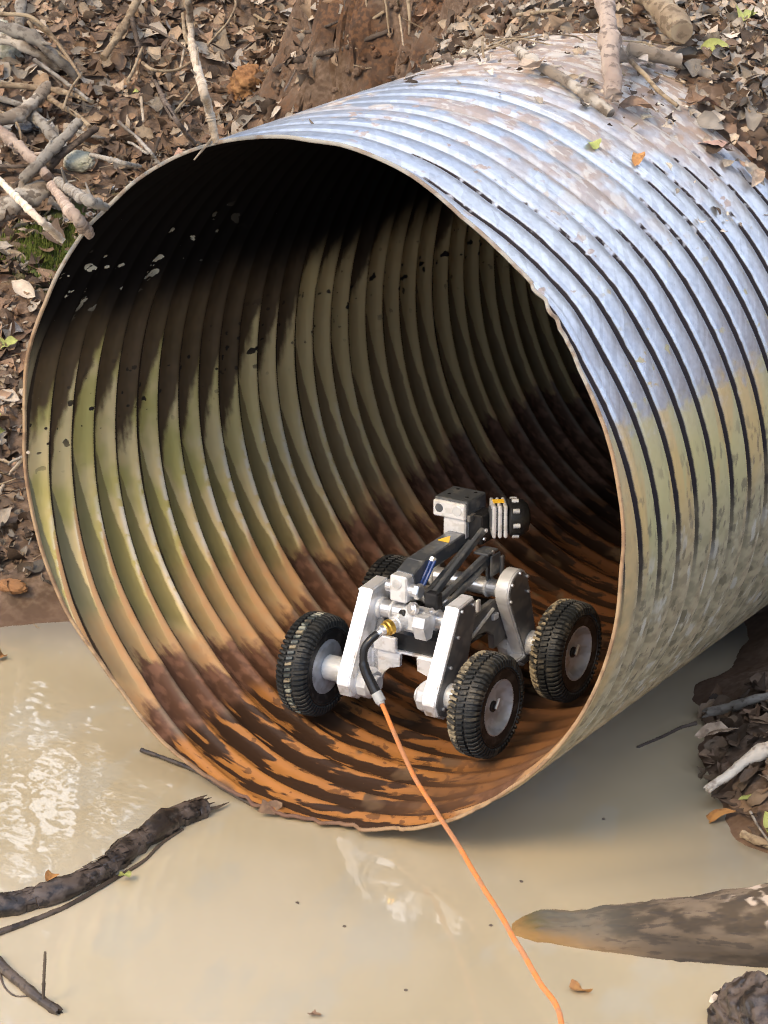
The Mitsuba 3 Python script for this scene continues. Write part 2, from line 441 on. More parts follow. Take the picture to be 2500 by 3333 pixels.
def soil_colour(p, n, uv):
    n1 = fbm(p.x * 3, p.y * 3, p.z * 3, 4)
    n2 = fbm(p.x * 28, p.y * 28, p.z * 28, 4)
    n3 = fbm(p.x * 90, p.y * 90, p.z * 90, 3)
    c = mix(C(.095, .062, .042), C(.18, .128, .092), smoothstep(.3, .7, .5 * n2 + .5 * n3))
    c = mix(c, mix(C(.135, .072, .040), C(.070, .043, .029), smoothstep(.36, .6, n3)), smoothstep(.40, .56, n1 + .15 * (n2 - .5)) * smoothstep(-2.4, -1.6, p.x) * smoothstep(.35, .8, p.z))
    c = mix(c, C(.055, .036, .026), smoothstep(.55, .7, n2) * .6)
    c = mix(c, C(.12, .075, .05), smoothstep(.05, .0, p.z) * .6)
    c = mix(c, C(.055, .085, .022), smoothstep(.52, .6, n2 + .1) * smoothstep(.36, .18, dr.sqrt(dr.square(p.x + 2.13) + dr.square(p.y - 2.12))))
    return c


mat('soil', soil_colour, .95, spec=.15)


def water_and_shade_colour(p, n, uv):
    n1 = fbm(p.x * 1.3 + .3 * p.y, p.y * 1.3, 2.0, 4)
    n2 = fbm(p.x * 7 + 3 * p.y, p.y * 3.2 - p.x * 2, 5.0, 4)
    c = mix(C(.365, .305, .200), C(.43, .37, .265), smoothstep(.35, .65, n1))
    c = mix(c, C(.36, .34, .28), smoothstep(.54, .70, n2) * .4)
    # greyer shallows at the left margin, with the dim bank reflection painted in
    sh = smoothstep(.34, .0, -(-.525 * (p.x + 1.3) + .851 * (p.y - .65)))
    c = mix(c, C(.17, .16, .14), sh * .85)
    r = dr.minimum(smoothstep(.5, .95, p.x - .0), smoothstep(-.1, .45, p.y))  # shading right of the pipe, painted into the water
    return mix(c, C(.13, .122, .105), r * .7)


def ripple(p, n, uv):
    a = smoothstep(.55, .0, dr.sqrt(dr.square(p.x + .72) + dr.square(p.y + .25)))
    return (.0009 + .0006 * a) * fbm(p.x * 9 + p.y * 4, p.y * 13, 1.0, 3) + .00016 * a * noise(p.x * 75 + p.y * 20, p.y * 85, 2.0)


scene['muddy_water'] = {'type': 'bumpmap', 'arbitrary': proc(ripple, eps=.004), 'scale': 1.0,
                        'nested_bsdf': {'type': 'principled', 'base_color': proc(water_and_shade_colour), 'roughness': .03, 'specular': .75}}
scene['muddy_water'] = {'type': 'twosided', 'bsdf': scene['muddy_water']}

# ------------------------------------------------------------------ the setting
def axis_lines(lo, hi, step, far, extra=()):
    a = list(np.arange(lo, hi + 1e-6, step))
    g, k = hi, step
    while g < far:
        k *= 1.22
        g += k
        a.append(g)
    g, k = lo, step
    while g > -far:
        k *= 1.22
        g -= k
        a.insert(0, g)
    return np.array(sorted(set(np.round(a, 4)) | set(extra)))


gx = axis_lines(-3.9, 1.6, 0.0135, 60, (-.80, -.785, .785, .80))
gy = axis_lines(-0.2, 4.2, 0.0135, 60)
X, Y = np.meshgrid(gx, gy, indexing='ij')
Z = ground_base(X, Y)
t_, s_ = cover_t(X, Y)
out = np.abs(X) >= 0.795
side = out & (s_ > 0) & (np.abs(X) < 0.775 + 0.6 * np.clip(s_, 0, 1.2))
Z = np.where(side, np.maximum(Z, cover_z(X, Y)), Z)
Z = np.where((Y > -0.05) & (Y < 6.2), under_pipe(X, Z), Z)
gv = np.stack([X, Y, Z], -1)
# clods: push the steep earth face in and out along y
dc_, w_ = cliff_w(X, Y)
k_ = w_ * sstep(-.2, .1, dc_) * (1 - sstep(.7, 1.2, dc_)) * (~side)
gv[..., 1] += k_ * (0.24 * (meshkit.fbm(gv * 5.0, 4, seed=12) - 0.5) + 0.07 * (meshkit.fbm(gv * 18.0, 3, seed=13) - 0.5))
gv[..., 0] += k_ * 0.06 * (meshkit.fbm(gv * 15.0, 3, seed=14) - 0.5)
obj('bank', mesh_of(gv.reshape(-1, 3), grid_faces(len(gx), len(gy))), 'soil', smooth=True, kind='structure', label='muddy stream bank of brown earth around the pipe')

cx = np.unique(np.r_[-.80, -.785, np.linspace(-.77, .77, 78), .785, .80])
cy = np.arange(0.7, 6.0, 0.02)
X, Y = np.meshgrid(cx, cy, indexing='ij')
Zc = cover_z(X, Y)
t_, s_ = cover_t(X, Y)
Zb = ground_base(X, Y)
Zc = np.where(s_ > .5, np.maximum(Zc, Zb), Zc)
f = grid_faces(len(cx), len(cy))
okv = (t_ > -0.0255).ravel()
f = f[okv[f].all(1)]
obj('soil_over_pipe', mesh_of(np.stack([X, Y, Zc], -1).reshape(-1, 3), f), 'soil', smooth=True, kind='structure', label='brown earth lying over the crown of the pipe')

wx, wy = np.linspace(-30, 30, 61), np.linspace(-30, 12, 43)
X, Y = np.meshgrid(wx, wy, indexing='ij')
obj('water', mesh_of(np.stack([X, Y, 0 * X - 0.012], -1).reshape(-1, 3), grid_faces(61, 43)), 'muddy_water', smooth=False, kind='structure', label='still muddy tan stream water below the pipe mouth')

# ------------------------------------------------------------------ the pipe
RIM_DEV = np.array([(-180, -10), (-160, -2), (-149, 2), (-132, -5), (-122, 6), (-115, 12), (-105, 14), (-98, 10), (-87, 1), (-70, 4), (-40, 1), (0, 0), (20, -4), (30, -8), (39, 2), (53, -5), (60, -8), (70, 6), (83, 12), (94, 4), (119, -6), (142, -13), (155, -15), (165, -7), (180, -10)], float)


def dev(th):
    d = np.degrees((th + np.pi) % (2 * np.pi) - np.pi)
    return np.interp(d, RIM_DEV[:, 0], RIM_DEV[:, 1]) * 0.001


def rib_r(th, y):
    """Radius of the outer face of the corrugated sheet at angle th (unwrapped) and distance y from the mouth."""
    u = (y + LEAD * th / (2 * np.pi) - 0.0806) / PITCH
    s = u - np.round(u)
    dip = np.where(s < 0, np.exp(-np.abs(s / 0.14) ** 2.0), np.exp(-np.abs(s / 0.075) ** 2.4))
    amp = 0.35 + 0.65 * sstep(0.0, 0.05, y)
    r = RO + amp * (-0.0135 * dip + 0.0022 * np.cos(2 * np.pi * (s - .5)) * (1 - dip))
    return r + dev(th) * np.exp(-np.maximum(y, 0) / 0.55)


def mouth_y(th):
    """The cut edge is not quite straight; it is eaten away at the invert and bent on the right shoulder."""
    d = np.degrees((th + np.pi) % (2 * np.pi) - np.pi)
    q = np.stack([np.cos(th), np.sin(th), 0 * th], -1)
    r = 0.004 * (meshkit.fbm(q * 6, 3, seed=20) - .5)
    low = np.exp(-((d + 84) / 24) ** 2)
    r = r + low * 0.060 * (meshkit.fbm(q * 22, 4, seed=21) - 0.40)
    r = r + np.exp(-((d - 40) / 6.5) ** 2) * 0.035 * (meshkit.fbm(q * 30, 3, seed=22) - 0.3)
    return r


def pipe_wall(off, flip, y_from, y_to, step, nt):
    """The sheet, its grid following the helix so that every rib runs along grid lines."""
    turn = int(round(LEAD / step))
    th = np.linspace(-np.pi / 2, 1.5 * np.pi, nt, endpoint=False)
    k0 = int(np.floor((y_from - .06) / step))
    kk = np.arange(k0, int(np.ceil(y_to / step)) + turn + 2)
    yy = kk[:, None] * step - LEAD * (th[None] + np.pi / 2) / (2 * np.pi)
    tt = np.broadcast_to(th[None], yy.shape)
    lo = np.where(y_from > 0, y_from, mouth_y(tt))
    yc = np.clip(yy, lo, y_to)
    cut = np.where(yy <= lo, -1, np.where(yy >= y_to, 1, 0)).ravel()
    r = rib_r(tt, yc) - off
    v = np.stack([r * np.cos(tt), yc, ZC + r * np.sin(tt)], -1).reshape(-1, 3)
    n = len(kk)
    i, j = np.meshgrid(np.arange(n - 1), np.arange(nt - 1), indexing='ij')
    q = np.stack([i * nt + j, (i + 1) * nt + j, (i + 1) * nt + j + 1, i * nt + j + 1], -1).reshape(-1, 4)
    i = np.arange(turn, n - 1)                                  # last angle joins the first, one turn on
    w = np.stack([i * nt + nt - 1, (i + 1) * nt + nt - 1, (i + 1 - turn) * nt, (i - turn) * nt], -1)
    q = np.vstack([q, w])
    f = np.vstack([q[:, [0, 1, 2]], q[:, [0, 2, 3]]])
    c = cut[f]
    f = f[~((c == -1).all(1) | (c == 1).all(1))]
    u, inv = np.unique(f, return_inverse=True)
    f = inv.reshape(-1, 3)
    return mesh_of(v[u], f[:, ::-1] if flip else f)


pipe = thing('culvert_pipe', 'large corrugated steel culvert pipe, galvanised outside and rust stained inside, opening over the stream', 'pipe')
obj('outer_wall', pipe_wall(0, False, 0, 2.6, LEAD / 112, 400), 'outer_metal', pipe, smooth=True, label='blue grey galvanised outside with a tan silt line')
obj('inner_wall', cat_m([pipe_wall(.0045, True, 0, 2.4, LEAD / 112, 400), pipe_wall(.0045, True, 2.4, 6.0, LEAD / 64, 240)]), 'inner_metal', pipe, smooth=True, label='inside stained brown, olive and orange, crown black with coating and painted shade')
q = np.linspace(0, 2 * np.pi, 900)
qt = q - np.pi / 2
ring = []
wob = meshkit.fbm(np.stack([np.cos(q), np.sin(q), 0 * q], -1) * 14, 3, seed=31)
for dy, dr0 in ((.004, .0014), (-.0010, .0016), (-.0022, -.0005), (-.0022, -.0040), (-.0008, -.0062), (.005, -.0058)):
    y = mouth_y(qt) + dy + .003 * (wob - .5)
    r = rib_r(qt, mouth_y(qt)) + dr0
    ring.append(np.stack([r * np.cos(qt), y, ZC + r * np.sin(qt)], -1))
v = np.array(ring).reshape(-1, 3)
obj('rim', mesh_of(v, grid_faces(6, 900)), 'rim_metal', pipe, smooth=True, label='bent rusty cut edge of the mouth')


def seam(y_at_zero, off, w, h, t0, t1, m, inner):
    th = np.linspace(t0, t1, 300)
    y = y_at_zero - LEAD * th / (2 * np.pi)
    rows = []
    for a, b in ((-w, 0), (-w * .7, h), (w * .7, h), (w, 0)):
        r = rib_r(th, y + a) + (-.0045 - b if inner else b) * 1.0 - (0 if not inner else 0)
        rows.append(np.stack([r * np.cos(th), y + a, ZC + r * np.sin(th)], -1))
    keep = (y > .012)
    n = int(keep.sum())
    v = np.array(rows)[:, keep].reshape(-1, 3)
    return mesh_of(v, grid_faces(4, n))


for k in range(5):
    y0 = 0.095 + 0.0025 + LEAD * k
    obj('lock_seam', seam(y0, 0, .0065, .0022, -np.pi / 2, 1.5 * np.pi, None, False), 'outer_metal', pipe, smooth=True)
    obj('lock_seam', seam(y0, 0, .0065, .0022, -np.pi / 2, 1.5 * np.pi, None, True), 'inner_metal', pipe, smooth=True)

# ------------------------------------------------------------------ the inspection robot
def alu_c(p, n, uv):
    k = fbm(p.x * 60, p.y * 60, p.z * 60, 3)
    c = mix(C(.84, .84, .85), C(.70, .69, .67), smoothstep(.5, .7, k))
    return mix(c, C(.36, .26, .17), smoothstep(.56, .72, fbm(p.x * 45 + 2, p.y * 45, p.z * 45, 4)) * smoothstep(.40, .16, p.z) * .8)


mat('bright_aluminium', alu_c, .36, metallic=.55, spec=.6, two=True)
mat('turned_steel', lambda p, n, uv: mix(C(.62, .63, .64), C(.50, .50, .50), smoothstep(.45, .65, fbm(p.x * 25, p.y * 25, p.z * 25, 3))), .33, metallic=.35)
mat('hub_metal', lambda p, n, uv: mix(C(.40, .42, .45), C(.30, .31, .32), smoothstep(.40, .62, fbm(p.x * 25, p.y * 40, p.z * 40, 3))), .30, metallic=.3, spec=.6)
mat('chrome_steel', (.80, .80, .81), .26, metallic=.8)
mat('side_metal', lambda p, n, uv: mix(C(.13, .13, .135), C(.20, .19, .18), smoothstep(.4, .7, fbm(p.x * 30, p.y * 30, p.z * 30, 3))), .45, metallic=.5)
mat('dark_anodised', lambda p, n, uv: mix(C(.10, .108, .12), C(.17, .17, .165), smoothstep(.5, .7, fbm(p.x * 40, p.y * 40, p.z * 40, 3))), .34, metallic=.45)
mat('black_part', (.012, .012, .013), .35, spec=.5)
mat('rubber', lambda p, n, uv: mix(C(.008, .009, .010), C(.030, .028, .026), smoothstep(.5, .72, fbm(p.x * 50, p.y * 50, p.z * 50, 3))), .55, spec=.45)
mat('lug_rubber', lambda p, n, uv: mix(C(.014, .016, .017), C(.055, .050, .040), smoothstep(.50, .72, fbm(p.x * 40 + 3, p.y * 40, p.z * 40, 3)) * smoothstep(-.40, .35, p.x + .1)), .60, spec=.4)
mat('muddy_lug', lambda p, n, uv: mix(C(.25, .21, .14), C(.05, .047, .04), smoothstep(.44, .58, fbm(p.x * 60, p.y * 60, p.z * 60, 3))), .8, spec=.3)
mat('glint_lug', lambda p, n, uv: mix(C(.04, .048, .045), C(.27, .28, .23), smoothstep(.45, .60, fbm(p.x * 45, p.y * 45, p.z * 45, 3))), .35, spec=.6)  # reflected light on the tread painted as pale patches
mat('brass', (.72, .47, .10), .28, metallic=.85)
mat('yellow_sticker', (.72, .43, .03), .5)
mat('blue_hose', (.02, .055, .20), .4)
mat('orange_cable', lambda p, n, uv: mix(C(.60, .205, .055), C(.44, .20, .095), smoothstep(.42, .66, fbm(p.x * 26, p.y * 26, p.z * 26, 4))), .55)
mat('grey_collar', (.36, .37, .37), .4)

R = thing('inspection_robot', 'four wheeled steel pipe inspection robot with a raised camera arm standing in the pipe mouth', 'robot')
AX_F, AX_R, AX_Z, TRX = 0.390, 0.768, 0.187, 0.229


def at(m, x, y, z):
    return shift(m, (x, y, z))


# -- wheels
NL = 56
tyre_profile = [(.026, .063), (.034, .066), (.037, .080), (.0365, .095), (.033, .106), (.024, .1125), (.012, .1150), (0, .1155)]
tyre_profile = tyre_profile + [(-a, b) for a, b in tyre_profile[-2::-1]]
tyre_m = lathe([(a, b) for a, b in tyre_profile][::-1], n=72)
groove = cat_m([lathe([(s * .0345, .0875), (s * .0385, .0885), (s * .0385, .0915), (s * .0345, .0925)], n=72) for s in (-1, 1)])
tyre_m = cat_m([tyre_m, groove])


def lug_mesh(poly, w, skew=0.0):
    """A tread block: outline in (x, r), as wide as w round the wheel, seated at the top of the wheel."""
    p = np.asarray(poly, float)
    k = len(p)
    rows = [np.stack([p[:, 0], np.full(k, s * w / 2 * c) + skew * p[:, 0], p[:, 1] + d], -1) for s, c, d in ((-1, 1, -.0015), (-1, .82, 0), (1, .82, 0), (1, 1, -.0015))]
    v = np.vstack(rows + [[rows[0].mean(0)], [rows[-1].mean(0)]])
    f = grid_faces(4, k, wrap=True)
    i = np.arange(k)
    f = np.vstack([f, np.stack([np.full(k, 4 * k), i, (i + 1) % k], -1), np.stack([np.full(k, 4 * k + 1), 3 * k + (i + 1) % k, 3 * k + i], -1)])
    m = mesh_of(v, f)
    m.fix_normals()
    return m


side_poly = [(.013, .112), (.013, .1215), (.028, .1195), (.0375, .1105), (.0405, .097), (.036, .094), (.032, .104), (.024, .110)]
lug_side = {s: lug_mesh([(s * a, b) for a, b in side_poly], .0066, .16 * s) for s in (-1, 1)}
lug_mid = lug_mesh([(-.0085, .1135), (-.0085, .1218), (.0075, .1218), (.0075, .1135)], .0072, .25)


def rot_x(a):
    c, s = math.cos(a), math.sin(a)
    m = np.eye(4)
    m[1:3, 1:3] = [[c, -s], [s, c]]
    return m


def ring_of(m, off=0.0):
    return cat_m([m.copy().apply_transform(rot_x(2 * math.pi * (i + off) / NL)) for i in range(NL)])


PL = {k: ply(m, 'lug_rubber', smooth=False) for k, m in (('s-1', lug_side[-1]), ('s1', lug_side[1]), ('mid', lug_mid))}


def add_lugs(w, ctr, which, off, bs):
    for i in range(NL):
        m = T().translate(list(ctr)).rotate([1, 0, 0], 360.0 * (i + off) / NL)
        b = bs[i % len(bs)]
        obj('tread_lug', {**PL[which], 'bsdf': {'type': 'ref', 'id': b}, 'to_world': m}, None, w)


dish = [(.020, .064), (.030, .0665), (.0345, .066), (.0345, .063), (.027, .058), (.017, .050), (.0120, .038), (.0125, .026), (.016, .016), (.018, .0105)]
flange = [(.020, .064), (.030, .0655), (.033, .065), (.034, .062), (.034, .030), (.034, .002)]
for wi, (sx, y, zz) in enumerate([(-1, AX_F, AX_Z), (1, AX_F, AX_Z), (1, AX_R, AX_Z), (-1, AX_R + .012, AX_Z + .012)]):
    cx_ = sx * (TRX if wi < 3 else .258)
    w = key_of('wheel', R)
    ctr = (cx_, y, zz)
    obj('tyre', at(tyre_m, *ctr), 'rubber', w, smooth=40)
    out = 1 if sx > 0 else -1
    vis = wi < 3
    # rim dish on the outer face, flange on the inner face
    obj('rim', at(lathe([(out * a, b) for a, b in dish], n=56), *ctr), 'hub_metal', w, smooth=40)
    obj('flange', at(lathe([(-out * a, b) for a, b in flange], n=56), *ctr), 'hub_metal', w, smooth=40)
    obj('axle', cyl((cx_ - out * .033, y, zz), (sx * .126, y, zz), .030, 36), 'turned_steel', w)
    hub = cat_m([cyl((cx_ + out * .010, y, zz), (cx_ + out * .0225, y, zz), .013, 24), cyl((cx_ + out * .0225, y, zz), (cx_ + out * .0265, y, zz), .0075, 6)])
    obj('hub_bolt', hub, 'black_part', w)
    key = cyl((cx_ + out * .0275, y - .004, zz - .004), (cx_ + out * .0275, y + .012, zz + .017), .0034, 10)
    obj('valve', key, 'chrome_steel', w)
    if wi == 0:
        add_lugs(w, ctr, 's1', .5, ['lug_rubber'])
        add_lugs(w, ctr, 'mid', 0, ['glint_lug', 'glint_lug', 'muddy_lug'])
        obj('tread', at(ring_of(lug_side[-1], .5), *ctr), 'lug_rubber', w, smooth=False, kind='stuff')
    elif vis:
        add_lugs(w, ctr, 's1', .5, ['lug_rubber'])
        add_lugs(w, ctr, 'mid', 0, ['lug_rubber'])
        obj('tread', at(ring_of(lug_side[-1], .5), *ctr), 'muddy_lug', w, smooth=False, kind='stuff')
    else:
        obj('tread', at(cat_m([ring_of(lug_side[-1], .5), ring_of(lug_side[1], .5), ring_of(lug_mid)]), *ctr), 'rubber', w, smooth=False, kind='stuff')

# -- wheel arms
def hull2(c0, r0, c1, r1):
    return sg.Point(c0).buffer(r0, 24).union(sg.Point(c1).buffer(r1, 24)).convex_hull


front_poly = sg.Polygon([(.431, .386), (.500, .392), (.512, .350), (.482, .262), (.446, .160), (.420, .136), (.372, .134), (.340, .150), (.327, .180), (.331, .200)])
rear_poly = hull2((.708, .338), .051, (AX_R, AX_Z), .036).union(sg.Polygon([(.70, .16), (.80, .17), (.79, .143), (.74, .135)]))
for s, nm in ((-1, 'left'), (1, 'right')):
    a, b = sorted((s * .097, s * .132))
    k = obj('wheel_arm', plate(front_poly, a, b, .003), 'bright_aluminium', R, smooth=25, label='bright aluminium front wheel arm')
    obj('cover', plate(front_poly.buffer(-.006), *sorted((s * .1318, s * .1345)), .001), 'side_metal', k, smooth=25, label='dark grey cover plate of the front arm')
    for (yy, zz) in ((.440, .376), (.424, .318), (.392, .255), (.360, .165), (.492, .376), (.440, .175)):
        obj('bolt', cyl((s * .134, yy, zz), (s * .139, yy, zz), .0042, 8), 'chrome_steel', k)
    k = obj('wheel_arm', plate(rear_poly, a, b, .003), 'turned_steel' if s > 0 else 'side_metal', R, smooth=25, label='steel rear wheel arm with round head')
    obj('cover', plate(rear_poly.buffer(-.006), *sorted((s * .1318, s * .1345)), .001), 'side_metal', k, smooth=25)
    for t in range(5):
        ang = -1.9 + t * .95
        yy, zz = .708 + .044 * math.sin(ang), .338 + .044 * math.cos(ang)
        obj('bolt', cyl((s * .134, yy, zz), (s * .139, yy, zz), .004, 8), 'chrome_steel', k)
    # rounded gearbox boss on the inside of each arm
    for yy in (AX_F, AX_R):
        obj('gearbox', cat_m([cyl((s * .100, yy - .004, AX_Z - .012), (s * .062, yy - .004, AX_Z - .012), .037, 10, .2), cyl((s * .064, yy - .004, AX_Z - .012), (s * .052, yy - .004, AX_Z - .012), .020, 24)]), 'turned_steel', R)

side_poly2 = sg.Polygon([(.47, .352), (.56, .312), (.60, .318), (.66, .322), (.74, .30), (.76, .215), (.66, .20), (.655, .235), (.625, .255), (.585, .262), (.545, .255), (.515, .235), (.505, .20), (.43, .19), (.43, .26)])
for s in (-1, 1):
    a, b = sorted((s * .080, s * .096))
    sp = obj('side_plate', plate(side_poly2, a, b, .002), 'side_metal', R, smooth=25, label='dark grey side plate between the wheel arms')
    obj('rib', cyl((s * .099, .548, .268), (s * .099, .648, .306), .0045, 6), 'turned_steel', sp)
    obj('clip', rbox(.008, .014, .030, .002, (s * .100, .575, .338)), 'bright_aluminium', sp)
    obj('clip', rbox(.010, .022, .016, .002, (s * .100, .655, .285)), 'turned_steel', sp)

obj('chassis', rbox(.158, .29, .060, .006, (0, .59, .262)), 'black_part', R)
obj('floor_plate', rbox(.192, .035, .006, .002, (0, .452, .243)), 'bright_aluminium', R)
# bright brackets that reach down from the floor plate to the arms
br = trimesh.creation.extrude_polygon(sg.Polygon([(.022, .241), (.098, .241), (.098, .140), (.076, .142), (.074, .168), (.066, .188), (.050, .202), (.024, .210)]), .010, engine='earcut').vertices
bf = trimesh.creation.extrude_polygon(sg.Polygon([(.022, .241), (.098, .241), (.098, .140), (.076, .142), (.074, .168), (.066, .188), (.050, .202), (.024, .210)]), .010, engine='earcut').faces
for s in (-1, 1):
    v = np.stack([s * br[:, 0], .430 + br[:, 2], br[:, 1]], -1)
    m = mesh_of(v, bf)
    m.fix_normals()
    obj('bracket', m, 'bright_aluminium', R, smooth=False)
obj('tilted_bracket', rbox(.060, .012, .036, .002, (-.058, .424, .264)), 'bright_aluminium', R)

# -- cross tubes and the front manifold
for (y, z, r0, x0, x1) in ((.462, .332, .021, -.097, .097), (.700, .336, .021, -.097, .097), (.580, .330, .0135, -.08, .08)):
    tb = obj('cross_tube', cyl((x0, y, z), (x1, y, z), r0, 36), 'chrome_steel', R)
    for s in (-1, 1):
        e = abs(x1)
        obj('collar', cat_m([cyl((s * e, y, z), (s * (e - .012), y, z), r0 + .005, 36), cyl((s * (e - .036), y, z), (s * (e - .044), y, z), r0 + .004, 36)]), 'turned_steel', tb)
mf = obj('manifold', rbox(.078, .050, .056, .010, (.022, .432, .336)), 'turned_steel', R)
mw = trimesh.creation.extrude_polygon(sg.Polygon([(-.026, .004), (-.018, .026), (.014, .026), (.026, .006), (.012, -.030), (-.012, -.030)]), .030, engine='earcut')
v = mw.vertices
m = mesh_of(np.stack([.040 + v[:, 2], .405 + v[:, 0], .336 + v[:, 1]], -1), mw.faces)
m.fix_normals()
obj('wedge', m, 'turned_steel', mf, smooth=False)
obj('socket', cat_m([cyl((-.006, .414, .334), (-.012, .388, .331), .020, 28), cyl((-.011, .392, .332), (-.015, .372, .330), .0165, 28)]), 'turned_steel', mf)
obj('bolt', cat_m([cyl((.030, .410, .371), (.026, .398, .374), .0155, 24), cyl((.026, .399, .374), (.0245, .394, .3752), .009, 6)]), 'chrome_steel', mf)
obj('bolt', cyl((.000, .424, .352), (-.004, .404, .354), .0085, 16), 'black_part', mf)
obj('bolt', cyl((.064, .430, .362), (.064, .424, .372), .006, 8), 'chrome_steel', mf)

# -- lifting arm
LA = key_of('lifting_arm', R)
obj('pivot_block', rbox(.046, .040, .064, .004, (-.030, .452, .399)), 'bright_aluminium', LA, label='bright square block at the foot of the arm')
dm = obj('pivot_block', cyl((-.032, .4325, .412), (-.032, .430, .412), .012, 28), 'turned_steel', LA)
obj('pivot_pin', cat_m([cyl((-.070, .452, .396), (.016, .452, .396), .0145, 28), cyl((.006, .452, .396), (.020, .452, .396), .019, 6)]), 'chrome_steel', LA)


def beam(p0, p1, w, h, c=.003):
    """A chamfered rectangular bar from p0 to p1, w wide along x, h deep."""
    p0, p1 = np.asarray(p0, float), np.asarray(p1, float)
    d = p1 - p0
    L = np.linalg.norm(d)
    d /= L
    x = np.array([1.0, 0, 0])
    x -= d * (x @ d)
    x /= np.linalg.norm(x)
    u = np.cross(x, d)
    m = rbox(w, L, h, c)
    return mesh_of(m.vertices[:, :1] * x + m.vertices[:, 1:2] * d + m.vertices[:, 2:] * u + (p0 + p1) / 2, m.faces)


obj('beam', beam((-.026, .500, .433), (-.017, .700, .450), .046, .036), 'dark_anodised', LA, label='dark grey square arm')
obj('beam', beam((-.029, .466, .414), (-.0255, .512, .4345), .0485, .0375), 'dark_anodised', LA)
v = trimesh.creation.extrude_polygon(sg.Polygon([(-.013, -.012), (.013, -.012), (0, .015)]).buffer(.002), .0012, engine='earcut')
st = mesh_of(np.stack([v.vertices[:, 0] - .018, .628 + v.vertices[:, 1], .4622 + v.vertices[:, 2] + .085 * v.vertices[:, 1]], -1), v.faces)
obj('warning_sticker', st, 'yellow_sticker', LA, smooth=False, label='yellow triangle sticker on the arm')
LK = [((.060, .492, .350), (.070, .690, .418), .012, .017), ((.030, .488, .378), (.046, .690, .478), .012, .018), ((.044, .486, .366), (.076, .670, .436), .012, .017), ((.010, .487, .372), (.012, .690, .442), .010, .016)]
for a, b, w, h in LK:
    lk = obj('link_bar', beam(a, b, w, h, .002), 'dark_anodised', LA)
    for q in (a, b):
        obj('link_pin', cyl((q[0] + .005, q[1], q[2]), (q[0] + .010, q[1], q[2]), .0052, 12), 'chrome_steel', LA)
obj('bracket', cat_m([rbox(.040, .050, .006, .002, (.066, .668, .4365)), rbox(.006, .042, .052, .002, (.086, .678, .405)), rbox(.006, .020, .060, .002, (.060, .692, .386))]), 'dark_anodised', LA)
obj('bracket', rbox(.034, .026, .044, .003, (.042, .470, .372)), 'black_part', LA)
obj('bracket', rbox(.008, .012, .060, .002, (.0905, .702, .390)), 'side_metal', LA)
for dx in (-.005, .005):
    obj('hose', tube(spline([(-.002 + dx, .492, .396), (.004 + dx, .505, .420), (.006 + dx, .528, .446)], 20), .0042, 10), 'blue_hose', LA, label='blue hose beside the arm')
obj('hose_nut', cyl((.004, .526, .444), (.006, .532, .453), .008, 8), 'chrome_steel', LA)

# -- camera head
HD = key_of('camera_head', R)
obj('housing', rbox(.090, .088, .046, .003, (-.034, .720, .521)), 'dark_anodised', HD, label='black box of the camera head')
fp = obj('front_plate', rbox(.088, .012, .040, .004, (-.034, .672, .519)), 'bright_aluminium', HD, label='bright front plate of the camera head')
obj('lens', cyl((-.060, .668, .521), (-.060, .6645, .521), .0105, 20), 'dark_anodised', HD)
obj('lens', cyl((-.012, .668, .521), (-.012, .6645, .521), .0125, 20), 'turned_steel', HD)
obj('neck', rbox(.060, .030, .052, .003, (-.024, .690, .476)), 'bright_aluminium', HD)
obj('yoke', rbox(.044, .064, .072, .003, (.020, .724, .474)), 'black_part', HD)
obj('yoke', rbox(.010, .030, .016, .002, (.0135, .690, .503)), 'side_metal', HD)
for q in ((.043, .700, .452), (.043, .742, .452), (.043, .735, .490)):
    obj('bolt', cyl((q[0] - .002, q[1], q[2]), (q[0] + .003, q[1], q[2]), .005, 8), 'chrome_steel', HD)
for q in ((-.056, .706), (-.008, .746), (-.056, .746), (-.008, .706)):
    obj('screw', cyl((q[0], q[1], .5440), (q[0], q[1], .5448), .0042, 10), 'black_part', HD)


def lathe_y(profile, c, n=40):
    m = lathe(profile, n=n)
    v = m.vertices
    return mesh_of(np.stack([v[:, 1] + c[0], v[:, 0] + c[1], v[:, 2] + c[2]], -1), m.faces[:, ::-1])


cam_d = np.array([.80, .60, 0.0])                        # the camera looks along the pipe and to the right
cam_n = np.array([-.60, .80, 0.0])
c0 = np.array([.046, .722, .498])


def turned(m):
    """From camera coordinates (along the axis, across, up) to the robot."""
    v = m.vertices
    q = mesh_of(c0 + v[:, :1] * cam_d + v[:, 1:2] * cam_n + v[:, 2:] * np.array([0, 0, 1.0]), m.faces)
    return q


fin = obj('finned_body', turned(rbox(.040, .052, .066, .010, (.018, 0, 0))), 'dark_anodised', HD, smooth=20)
for i in range(3):
    obj('fin', turned(rbox(.0085, .066, .080, .006, (.006 + .0135 * i, 0, 0))), 'bright_aluminium', fin, smooth=20, label='silver fin of the camera body')
obj('camera_dome', turned(lathe([(.040, .001), (.040, .036), (.043, .042), (.046, .0445), (.066, .0445), (.078, .041), (.088, .032), (.092, .018), (.092, .001)], n=44)), 'black_part', HD, smooth=30, label='black camera dome')
for a in (.2, .9, -.6, -1.4, 1.7, 2.6):
    q = np.array([.057, -.044 * math.sin(a), .044 * math.cos(a)])
    lm = cyl(q - (.008, 0, 0), q + (.008, 0, 0), .0058, 12)
    obj('lamp', turned(lm), 'turned_steel', HD)
v = trimesh.creation.extrude_polygon(sg.Polygon([(-.013, -.012), (.013, -.012), (.013, .012), (-.013, .012)]), .0012, engine='earcut')
obj('warning_sticker', turned(mesh_of(v.vertices + np.array([.019, .002, .0402]), v.faces)), 'yellow_sticker', HD, smooth=False, label='yellow sticker on the camera')

